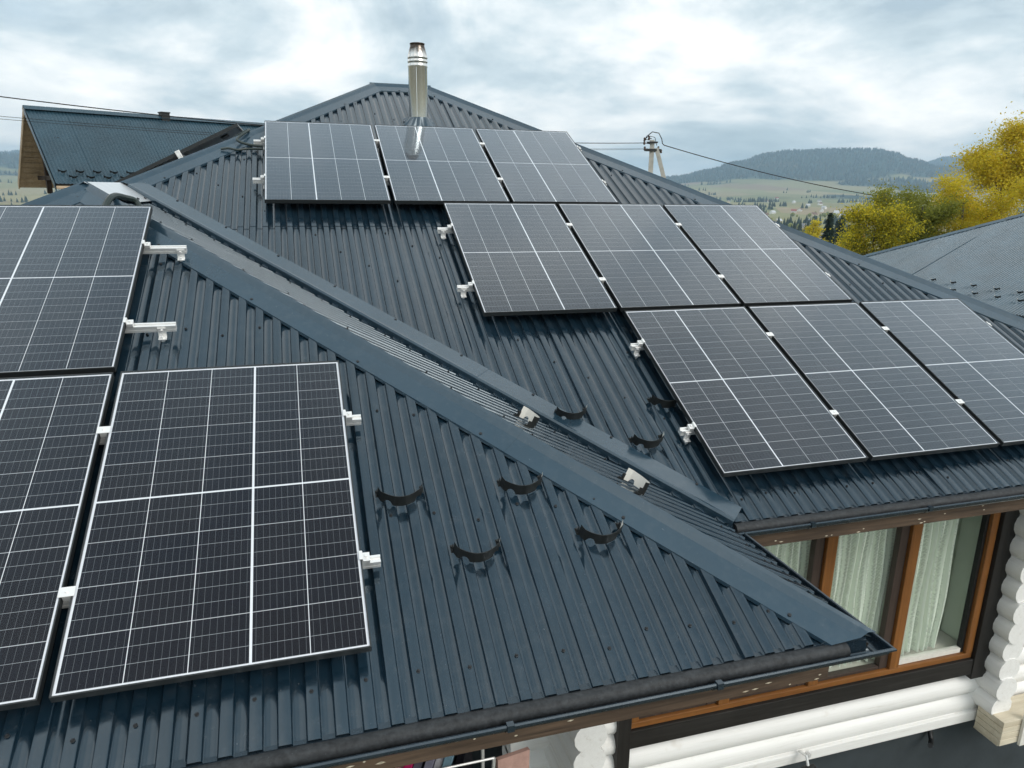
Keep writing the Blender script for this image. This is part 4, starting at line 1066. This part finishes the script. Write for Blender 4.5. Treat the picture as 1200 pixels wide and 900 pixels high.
vh = [(39.8, 560, 11, 8, 4.5, 0, 0, 'white house among dark conifers, lowest in the valley'), (36.2, 430, 12, 9, 4, 1, 1, 'brown timber farmhouse just above the right hip'),
      (36.75, 415, 8, 6, 3, 1, 3, 'low shed with pale roof beside the timber farmhouse'), (42.0, 640, 9, 7, 4, 2, 2, 'cream cottage with red roof left of the golden trees'),
      (38.6, 1250, 13, 10, 5, 0, 3, 'white house with pale roof on the valley floor'), (38.2, 1080, 10, 8, 4, 0, 0, 'small white house at the field edge'),
      (34.6, 1300, 12, 9, 5, 0, 0, 'pale house farthest left in the village'), (35.4, 1420, 11, 9, 5, 2, 1, 'cream house with brown roof in the village'),
      (40.1, 1500, 12, 9, 5, 0, 3, 'white house in the row right of the village centre'), (40.6, 1460, 10, 8, 4.5, 0, 3, 'smaller white house in the same row'),
      (41.2, 1380, 12, 9, 5, 0, 0, 'white house at the right end of the village row'), (37.3, 1700, 13, 10, 5, 0, 2, 'far white house with red roof in mid valley'),
      (33.6, 1650, 12, 9, 5, 0, 0, 'far white house near the left trees'), (42.3, 1600, 12, 9, 5, 0, 1, 'far white house with brown roof by the hedgerow'),
      (43.4, 1500, 13, 9, 5, 0, 3, 'white house seen left above the golden tree'), (44.2, 1350, 13, 9, 5, 0, 0, 'white house glimpsed between two golden trees'),
      (36.0, 2900, 14, 11, 6, 0, 2, 'tiny white house high on the hillside'), (38.9, 2700, 14, 11, 6, 0, 0, 'tiny pale house on the upper slope'), (31.2, 2100, 14, 10, 6, 0, 0, 'tiny white house under the dark tree belt'),
      (-15.6, 420, 11, 8, 4, 0, 0, 'white cottage behind the conifers at far left'), (40.9, 1900, 12, 9, 5, 2, 0, 'far cream house on the valley slope'), (39.3, 1850, 12, 9, 5, 0, 3, 'far pale house above the village row')]
rnd = random.Random(3)
for b, r, w, d, h, wi, ri, l in vh: far_house(b, r, w * 0.8, d * 0.8, h * 0.8, wi, ri, l, R_(-b) + rnd.uniform(-0.7, 0.7))
for i in range(26):
    far_house(rnd.uniform(32.5, 45), rnd.uniform(1150, 2600), rnd.uniform(8, 12), rnd.uniform(6, 9), rnd.uniform(3.5, 5), rnd.choice((0, 0, 0, 2)), rnd.choice((0, 3, 3, 1)), 'tiny pale house among the scattered far village houses in the valley', rnd.uniform(-0.8, 0.8), 'tiniest far houses')

# ================================================================== neighbouring house on the left (steep gable roof)
d_ = Vector((0.88445247, 0.46663029, 0)); pr_ = Vector((0.46663029, -0.88445247, 0)); UP = Vector((0, 0, 1))
RP = Vector((-8.571, 21.008, 9.402)); WPL = 2.47; ZE_ = 7.13; LEN = 15.0
nb = thing('neighbour_house', (RP.x + 5, RP.y + 3, 2.0), 'timber house with steep dark metal roof and open wooden gable on the left', 'house')
drop = RP.z - ZE_; Ls = math.hypot(WPL, drop)
Tl = (-pr_ * WPL + UP * drop).normalized(); Tr_ = (pr_ * WPL + UP * drop).normalized()
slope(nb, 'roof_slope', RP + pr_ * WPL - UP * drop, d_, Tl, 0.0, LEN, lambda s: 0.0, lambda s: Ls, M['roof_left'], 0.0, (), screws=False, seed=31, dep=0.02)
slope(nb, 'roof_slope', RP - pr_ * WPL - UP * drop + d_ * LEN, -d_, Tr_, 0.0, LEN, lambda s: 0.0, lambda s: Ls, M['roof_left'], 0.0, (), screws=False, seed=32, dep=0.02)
mb = MB()
for sgn in (1, -1):
    q = pr_ * sgn
    a, b2 = RP + d_ * -0.03 + UP * 0.05, RP + d_ * LEN + UP * 0.05; e1 = q * 0.16 - UP * 0.12
    mb.quad(a, b2, b2 + e1, a + e1) if sgn > 0 else mb.quad(b2, a, a + e1, b2 + e1)
put('ridge_cap', mb, M['roof_left'], nb)
# soffit boards under both slopes of the gable overhang, and barge boards
for sgn in (1, -1):
    q = pr_ * sgn; sl = (q * WPL - UP * drop)
    for k in range(14):
        f0, f1 = k / 14 + 0.003, (k + 1) / 14 - 0.003; mb = MB()
        a, b2 = RP + sl * f0 - UP * 0.16, RP + sl * f1 - UP * 0.16
        mb.poly([a, b2, b2 + d_ * LEN, a + d_ * LEN]); mb.poly([a + UP * .03, a + UP * .03 + d_ * LEN, b2 + UP * .03 + d_ * LEN, b2 + UP * .03])
        mb.poly([a, a + UP * .03, b2 + UP * .03, b2])
        put('soffit_board', mb, M['gablewood'], nb)
    mb = MB(); n_ = Vector((0, 0, 1)); a, b2 = RP - UP * 0.20, RP + sl * 1.0 - UP * 0.20
    mb.poly([a - d_ * 0.03, b2 - d_ * 0.03, b2 - d_ * 0.03 + UP * 0.22, a - d_ * 0.03 + UP * 0.22]); mb.poly([a, a + UP * 0.22, b2 + UP * 0.22, b2]); mb.poly([a - d_ * 0.03, a, b2, b2 - d_ * 0.03])
    put('barge_board', mb, M['gablewood'] if sgn < 0 else M['roof_left'], nb)
# exposed tie beams and posts in the gable
G0 = RP + d_ * 0.55
def beam(p, q, r_=0.07, m='brownbeam'):
    mb = MB(); p, q = Vector(p), Vector(q); dd = (q - p).normalized(); x_ = d_; y_ = dd.cross(x_).normalized()
    mb.box((-r_, -r_, 0), (r_, r_, (q - p).length), lambda x, y, z: p + x_ * x + y_ * y + dd * z); put('gable_beam', mb, M[m], nb)
beam(G0 - pr_ * 1.0 - UP * 1.35, G0 + pr_ * 1.0 - UP * 1.35); beam(G0 - pr_ * 2.0 - UP * 2.1, G0 + pr_ * 2.0 - UP * 2.1)
beam(G0 - pr_ * 0.9 - UP * 2.6, G0 - pr_ * 0.9 - UP * 0.9); beam(G0 + pr_ * 0.9 - UP * 2.6, G0 + pr_ * 0.9 - UP * 0.9); beam(G0 - UP * 1.4, G0 - UP * 0.15)
# gable wall set back, log walls below
GW = RP + d_ * 1.3; mb = MB()
tri = [GW - UP * 0.35, GW + pr_ * 1.95 - UP * 2.15, GW + pr_ * 1.95 - UP * 6.9, GW - pr_ * 1.95 - UP * 6.9, GW - pr_ * 1.95 - UP * 2.15]
mb.poly(tri); back = [p + d_ * (LEN - 2.4) for p in tri]; mb.poly(back[::-1])
for i in range(5): mb.poly([tri[(i + 1) % 5], tri[i], back[i], back[(i + 1) % 5]])
nw = put('wall', mb, M['gablewood'], nb)
for k in range(12):
    z0 = -6.8 + k * 0.39; mb = MB(); a = GW + pr_ * 2.02 + UP * (z0 + 0.18); mb.tube([a - d_ * 0.25, a + d_ * (LEN - 2.4)], 0.2, 10); put('wall_log', mb, M['gablewood'], nw, smooth=True)
for s0 in (0.9, 3.2):
    mb = MB(); a = GW + pr_ * 2.24 + d_ * s0 - UP * 3.6
    for (x0, x1, z0, z1) in ((0, 0.12, 0, 1.5), (1.0, 1.12, 0, 1.5), (0.12, 1.0, 1.38, 1.5), (0.12, 1.0, 0, 0.12)):
        mb.box((x0, -0.03, z0), (x1, 0.05, z1), lambda x, y, z: a + d_ * x + pr_ * y + UP * z)
    w_ = put('window', mb, M['guard_white'], nb); mb = MB(); mb.box((0.12, -0.02, 0.12), (1.0, 0.0, 1.38), lambda x, y, z: a + d_ * x + pr_ * y + UP * z); put('pane', mb, M['black_plastic'], w_)
mb = MB(); a = RP + d_ * 4.15 - UP * 0.3; mb.box((-0.14, -0.14, 0), (0.14, 0.14, 0.42), lambda x, y, z: a + d_ * x + pr_ * y + UP * z); c_ = put('chimney_stack', mb, M['black_metal'], nb, bevel=0.01)
mb = MB(); mb.box((-0.16, -0.16, 0.42), (0.16, 0.16, 0.46), lambda x, y, z: a + d_ * x + pr_ * y + UP * z); put('chimney_cap', mb, M['black_metal'], c_, bevel=0.008)
nbn = d_.cross(Tl).normalized(); rz_ = math.atan2(d_.y, d_.x); pit = math.atan2(drop, WPL)
ordn = ['first', 'second', 'third', 'fourth', 'fifth', 'sixth', 'seventh', 'eighth', 'ninth', 'tenth', 'eleventh', 'twelfth']
for i in range(10):
    for rw, (t, off) in enumerate(((0.50, 0.0), (0.27, 0.23))):
        s = 0.30 + i * 0.47 + off
        P = RP + pr_ * WPL - UP * drop + d_ * s + Tl * t + nbn * 0.006
        guard(P, (pit, 0, rz_), f'{ordn[i]} black snow guard from the gable in the {["upper", "lower"][rw]} row of the left neighbour roof', 'snow guards on the left neighbour roof', False, 1.1)

# ================================================================== neighbouring roof on the right (hipped)
EX, EZ2, TT = 20.539, 3.575, math.tan(TH); YN2, YS2, HW = 21.63, 2.0, 6.0
rh = thing('neighbour_building', (EX + HW, 12.0, 0), 'low building with wide blue grey hipped metal roof beside the golden trees', 'building')
hipl = lambda y: min(HW, YN2 - y, y - YS2)
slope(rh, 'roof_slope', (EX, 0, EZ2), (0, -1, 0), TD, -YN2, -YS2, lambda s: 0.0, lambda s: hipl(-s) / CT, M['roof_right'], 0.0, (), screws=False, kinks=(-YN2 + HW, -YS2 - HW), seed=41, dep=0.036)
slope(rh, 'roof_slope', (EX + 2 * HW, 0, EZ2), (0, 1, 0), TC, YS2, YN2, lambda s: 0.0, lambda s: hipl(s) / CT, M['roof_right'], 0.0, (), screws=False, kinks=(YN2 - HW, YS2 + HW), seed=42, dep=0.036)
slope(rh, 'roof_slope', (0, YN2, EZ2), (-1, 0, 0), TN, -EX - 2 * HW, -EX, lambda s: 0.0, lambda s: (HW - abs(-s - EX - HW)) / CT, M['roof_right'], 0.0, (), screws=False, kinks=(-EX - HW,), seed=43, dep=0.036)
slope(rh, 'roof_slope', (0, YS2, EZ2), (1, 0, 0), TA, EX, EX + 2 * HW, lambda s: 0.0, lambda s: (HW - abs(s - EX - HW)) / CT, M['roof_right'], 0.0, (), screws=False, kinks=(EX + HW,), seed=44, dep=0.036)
def cap2(p0, p1, nl, nr, k=9):
    p0, p1 = Vector(p0), Vector(p1); d = (p1 - p0) / k; dn = d.normalized()
    wl2 = nl.cross(dn).normalized(); wl2 = -wl2 if wl2.dot(nr) > 0 else wl2; wr2 = nr.cross(dn).normalized(); wr2 = -wr2 if wr2.dot(nl) > 0 else wr2; up = (nl + nr).normalized()
    for i in range(k):
        a, b = p0 + d * i, p0 + d * (i + 1.06); mb = MB(); l0, l1 = 0.03, 0.012
        mb.quad(a + up * (0.03 + l0), a + wl2 * 0.17 + up * l0, b + wl2 * 0.17 + up * l1, b + up * (0.03 + l1)); mb.quad(a + up * (0.03 + l0), b + up * (0.03 + l1), b + wr2 * 0.17 + up * l1, a + wr2 * 0.17 + up * l0)
        mb.quad(a + up * (0.03 + l0), a + wr2 * 0.17 + up * l0, a + wr2 * 0.17 + up * (l0 - 0.02), a + up * l0)
        put('ridge_tile', mb, M['roof_right'], rh)
rt = EZ2 + HW * TT
cap2((EX, YN2, EZ2), (EX + HW, YN2 - HW, rt), nD, nN); cap2((EX + 2 * HW, YN2, EZ2), (EX + HW, YN2 - HW, rt), nC, nN); cap2((EX + HW, YS2 + HW, rt), (EX + HW, YN2 - HW, rt), nD, nC)
cap2((EX, YS2, EZ2), (EX + HW, YS2 + HW, rt), nD, nA); cap2((EX + 2 * HW, YS2, EZ2), (EX + HW, YS2 + HW, rt), nC, nA)
mb = MB(); mb.box((EX + 0.7, YS2 + 0.7, -2.0), (EX + 2 * HW - 0.7, YN2 - 0.7, EZ2 + 0.1)); put('wall', mb, M['plaster_pale'], rh)
mb = MB()
for k in range(8):
    a0, a1 = math.pi + math.pi * k / 8, math.pi + math.pi * (k + 1) / 8
    f = lambda a, y: (EX - 0.07 + 0.07 * math.cos(a), y, EZ2 - 0.02 + 0.07 * math.sin(a))
    mb.quad(f(a0, YS2), f(a1, YS2), f(a1, YN2), f(a0, YN2))
put('gutter', mb, M['gutter'], rh); mb = MB(); mb.box((EX + 0.0, YS2, EZ2 - 0.25), (EX + 0.05, YN2, EZ2 - 0.06)); put('fascia_board', mb, M['brownbeam'], rh)
for rw, (xo, ys) in enumerate(((1.035, [15.12, 14.26, 13.43, 12.55, 11.72, 10.85, 10.0]), (0.635, [14.72, 13.86, 12.98, 12.14, 11.34, 10.45]))):
    for i, y in enumerate(ys):
        guard((EX + xo, y, EZ2 + xo * TT + 0.01), (TH, 0, -math.pi / 2), f'{ordn[i]} black snow guard from the hip in the {["upper", "lower"][rw]} row of the right neighbour roof', 'snow guards on the right neighbour roof', False, 1.0)

# ================================================================== trees
def tree(name, base, h, crown, label, mats, seed, nleaf=9000, leaf=0.11, lean=(0, 0), group=None, spread=1.0, open_=0.5, z0=0.25, upright=0.6):
    rnd = random.Random(seed); t = thing(name, base, label, 'tree', group)
    tr = MB(); tips = []
    def branch(p, d, L, r, lvl):
        pts = [p.copy()]; rr = [r]; n = 4 if lvl else 7; q = p.copy(); dd = d.copy()
        for i in range(n):
            dd = (dd + Vector((rnd.uniform(-1, 1), rnd.uniform(-1, 1), rnd.uniform(-0.5, 0.8))) * (0.10 if lvl == 0 else 0.2)).normalized()
            q = q + dd * L / n; pts.append(q.copy()); rr.append(max(0.006, r * (1 - 0.8 * (i + 1) / n)))
            if lvl >= 1 and i >= 1: tips.append((q.copy(), lvl))
        tr.tube(pts, rr, 7 if lvl == 0 else 4, False)
        if lvl < 3:
            nb_ = (13, 5, 3)[lvl]
            for k in range(nb_):
                f = rnd.uniform(z0 if lvl == 0 else 0.25, 1.0); idx = min(len(pts) - 2, int(f * n)); s = pts[idx].lerp(pts[idx + 1], f * n - idx)
                a = rnd.uniform(0, 2 * math.pi) if lvl else k * 2.4 + rnd.uniform(-.4, .4)
                side = Vector((math.cos(a), math.sin(a), 0)); nd = (side * spread + dd * upright + Vector((0, 0, 0.25))).normalized()
                LL = (crown * (1.15 - 0.55 * f) if lvl == 0 else L * 0.5) * rnd.uniform(0.75, 1.15)
                branch(s, nd, LL, max(0.008, rr[idx] * 0.5), lvl + 1)
    branch(Vector((0, 0, -0.3)), Vector((lean[0], lean[1], 1)).normalized(), h * 0.92, 0.02 * h + 0.02, 0)
    link('trunk', tr.mesh('trunk', M['bark'], True), t)
    lf = MB(); 
    wts = [tp for tp in tips if tp[0].z > h * 0.12]
    for i in range(nleaf):
        p, lvl = rnd.choice(wts); g = (0.13 + 0.22 * rnd.random()) * max(1.0, h / 8)
        c = p + Vector((rnd.gauss(0, g), rnd.gauss(0, g), rnd.gauss(0, g * 0.8) - 0.04))
        n_ = Vector((rnd.gauss(0, 1), rnd.gauss(0, 1), rnd.gauss(0, 1) + 0.5)).normalized(); u = n_.orthogonal().normalized(); u.rotate(Matrix.Rotation(rnd.uniform(0, 6.28), 3, n_)); w = n_.cross(u)
        s = leaf * rnd.uniform(0.6, 1.3)
        lf.quad(c - u * s * 0.5, c + w * s * 0.32 + n_ * s * 0.08, c + u * s * 0.5, c - w * s * 0.32 + n_ * s * 0.08, rnd.choice((0, 0, 1)) if len(mats) > 1 else 0)
    link('crown', lf.mesh('crown', mats), t)
    return t
def pos(b, r): 
    x, y = CAM.x + r * math.sin(R_(b)), CAM.y + r * math.cos(R_(b)); return (x, y, hgt(x, y))
gt = 'autumn trees behind the right neighbour roof'
tree('golden_tree', pos(50.2, 43), 10.6, 3.0, 'tall golden autumn tree at the right edge, highest of the trees', [M['leaf_amber'], M['leaf_gold']], 5, 56000, 0.105, (-0.02, 0), gt, 0.9, upright=0.6, z0=0.1)
tree('golden_tree', pos(42.6, 38), 6.6, 2.3, 'rounded golden yellow tree left of the green one', [M['leaf_gold'], M['leaf_olive']], 8, 42000, 0.092, (0, 0), gt, 0.9)
tree('olive_tree_bush', pos(45.9, 39), 7.7, 2.7, 'dull green bushy tree between the two golden trees', [M['leaf_olive'], M['leaf_olive']], 12, 40000, 0.092, (0, 0), gt, 1.0)
tree('golden_tree', pos(48.2, 40), 7.9, 2.4, 'smaller golden tree directly left of the tallest tree', [M['leaf_gold'], M['leaf_amber']], 17, 38000, 0.095, (0, 0), gt, 0.9)
tree('golden_tree', pos(52.6, 39), 9.0, 2.2, 'amber tree cut off by the right picture edge', [M['leaf_amber'], M['leaf_gold']], 19, 26000, 0.10, (0, 0), gt, 0.9)
tree('yellow_bush', pos(44.3, 42), 5.6, 1.8, 'low yellow shrub between the rounded golden tree and the green one', [M['leaf_gold'], M['leaf_olive']], 23, 14000, 0.085, (0, 0), gt, 1.0)
tree('yellow_tree', pos(38.75, 150), 11, 2.6, 'small bright yellow tree on the slope below the village', [M['leaf_gold'], M['leaf_gold']], 29, 5000, 0.32, (0, 0), 'single trees on the valley slope', 0.8)
tree('yellow_tree', pos(41.3, 120), 9, 2.4, 'pale amber tree left of the rounded golden tree', [M['leaf_amber'], M['leaf_gold']], 31, 4500, 0.3, (0, 0), 'single trees on the valley slope', 0.8)
def conifer(base, h, label, seed):
    rnd = random.Random(seed); t = thing('conifer_tree', base, label, 'tree', 'dark conifers on the valley slope')
    tr = MB(); tr.tube([(0, 0, -0.5), (0, 0, h)], [0.02 * h, 0.01], 6); link('trunk', tr.mesh('trunk', M['bark'], True), t)
    lf = MB()
    for i in range(1500):
        f = rnd.random() ** 0.75; z = h * (0.06 + 0.94 * (1 - f)); rad = h * 0.21 * f * rnd.uniform(0.3, 1.05); a = rnd.uniform(0, 6.283)
        c = Vector((rad * math.cos(a), rad * math.sin(a), z)); o = Vector((math.cos(a), math.sin(a), -0.45)); s = h * 0.05 * rnd.uniform(0.7, 1.4); w = Vector((-math.sin(a), math.cos(a), 0.2)) * s * 0.5
        lf.quad(c - o * s * 0.5, c + w, c + o * s, c - w)
    link('crown', lf.mesh('crown', M['needle']), t)
for b, r, h, s, l in ((39.7, 155, 13, 1, 'dark conifer right beside the small yellow tree'), (40.5, 230, 15, 2, 'dark conifer right of the yellow tree, farther down'), (41.0, 260, 14, 3, 'taller dark conifer in the clump left of golden trees'),
                      (40.2, 330, 16, 4, 'distant conifer at the middle of the dark clump'), (41.7, 300, 13, 5, 'conifer at the right end of the dark clump'), (35.3, 330, 14, 6, 'dark conifer close to the right hip below the farmhouse'),
                      (-15.9, 190, 13, 7, 'dark conifer farthest left behind the near panels'), (-15.2, 200, 15, 8, 'dark conifer left of the neighbour house gable'), (-14.6, 205, 13, 9, 'dark conifer touching the neighbour house gable')):
    conifer(pos(b, r), h, l, s)
tree('yellow_tree', pos(-15.55, 170), 9, 2.2, 'yellowing tree between the far left conifers', [M['leaf_olive'], M['leaf_gold']], 37, 3500, 0.35, (0, 0), 'single trees on the valley slope', 0.8)

# ================================================================== utility pole and wires
PB = Vector(pos(26.75, 30.0)); PBz = PB.z
up_ = thing('utility_pole', PB, 'forked pale concrete utility pole with insulators behind the right hip', 'pole')
ptop = 9.05 - PBz
def pole(p0, p1, w0, w1):
    mb = MB(); p0, p1 = Vector(p0), Vector(p1); d = (p1 - p0).normalized(); x_ = Vector((1, -0.45, 0)).normalized(); y_ = d.cross(x_).normalized(); x_ = y_.cross(d)
    a = [p0 + x_ * sx * w0 + y_ * sy * w0 * 0.8 for sx, sy in ((-1, -1), (1, -1), (1, 1), (-1, 1))]; b = [p1 + x_ * sx * w1 + y_ * sy * w1 * 0.8 for sx, sy in ((-1, -1), (1, -1), (1, 1), (-1, 1))]
    mb.poly(a[::-1]); mb.poly(b)
    for i in range(4): mb.poly([a[i], a[(i + 1) % 4], b[(i + 1) % 4], b[i]])
    return mb
link('pole_shaft', pole((0, 0, -0.5), (0, 0, ptop), 0.12, 0.085).mesh('pole_shaft', M['concrete']), up_)
link('pole_strut', pole((2.9, -1.2, -0.5), (0.16, -0.07, ptop - 0.30), 0.10, 0.075).mesh('pole_strut', M['concrete']), up_)
mb = MB(); mb.box((-0.26, -0.13, ptop - 0.42), (0.34, 0.13, ptop - 0.33)); mb.box((-0.17, -0.15, ptop - 0.12), (0.17, 0.15, ptop - 0.06)); link('steel_band', mb.mesh('steel_band', M['black_metal']), up_)
for x, y, z in ((-0.34, 0, ptop - 0.12), (-0.28, 0.12, ptop + 0.02), (-0.36, -0.1, ptop - 0.33), (0.30, 0.05, ptop - 0.3), (0.36, -0.08, ptop - 0.42), (-0.1, 0.1, ptop + 0.08)):
    mb = MB(); mb.lathe([(0.01, -0.07), (0.035, -0.06), (0.05, -0.02), (0.035, 0.0), (0.045, 0.03), (0.03, 0.07), (0.005, 0.08)], (x, y, z), 10); mb.tube([(x, y, z), (x * 0.2, y * 0.2, z - 0.03)], 0.014, 6); link('insulator', mb.mesh('insulator', M['insulator'], True), up_)
mb = MB(); mb.tube([(-0.36, 0, ptop - 0.1), (-0.26, 0, ptop + 0.12), (-0.02, 0, ptop + 0.30), (0.26, 0, ptop + 0.26), (0.40, 0, ptop + 0.05), (0.44, 0, ptop - 0.12), (0.52, 0, ptop - 0.18)], 0.018, 6)
mb.tube([(-0.3, 0.05, ptop), (-0.12, 0.1, ptop + 0.16), (0.1, 0, ptop + 0.1), (0.2, 0, ptop - 0.2)], 0.012, 6); link('jumper_loop', mb.mesh('jumper_loop', M['wire'], True), up_)
def wire(p, q, sag, rad, label):
    mb = MB(); p, q = Vector(p), Vector(q); pts = []
    for i in range(33):
        t = i / 32; c = p.lerp(q, t); c.z -= sag * 4 * t * (1 - t); pts.append(c)
    mb.tube(pts, rad, 6); put('overhead_wire', mb, M['wire'], None, smooth=True, label=label, category='wire', group='overhead wires')
def at(px, py, dist):
    v = RX * ((px - 600) / 839.9074) + DN * ((py - 450) / 839.9074) + FW; v.normalize(); return CAM + v * dist
top = PB + Vector((0.52, 0, ptop - 0.18))
wire(top, at(1108, 240, 43), 0.30, 0.017, 'black overhead wire sagging right from the utility pole')
wire(PB + Vector((-0.36, 0, ptop - 0.12)), at(-260, 78, 23), 0.45, 0.013, 'black overhead wire crossing above the left neighbour ridge')
wire(PB + Vector((-0.36, -0.1, ptop - 0.33)), at(-260, 112, 20), 0.3, 0.005, 'thin upper wire passing in front of the left neighbour roof')
wire(PB + Vector((-0.36, -0.1, ptop - 0.36)), at(-260, 116, 20), 0.3, 0.005, 'thin lower wire passing in front of the left neighbour roof')

# ================================================================== haze
mb = MB(); mb.box((-9400, -9400, -75), (9400, 9400, 372))
hz = bpy.data.materials.new('haze'); hz.use_nodes = True; t = hz.node_tree; t.nodes.clear()
o = N(t, 'ShaderNodeOutputMaterial'); pv = N(t, 'ShaderNodeVolumePrincipled'); pv.inputs['Density'].default_value = 0.00016; pv.inputs['Color'].default_value = (0.56, 0.80, 1.0, 1); pv.inputs['Anisotropy'].default_value = 0.1
t.links.new(pv.outputs[0], o.inputs['Volume'])
put('haze', mb, hz, None, kind='stuff')
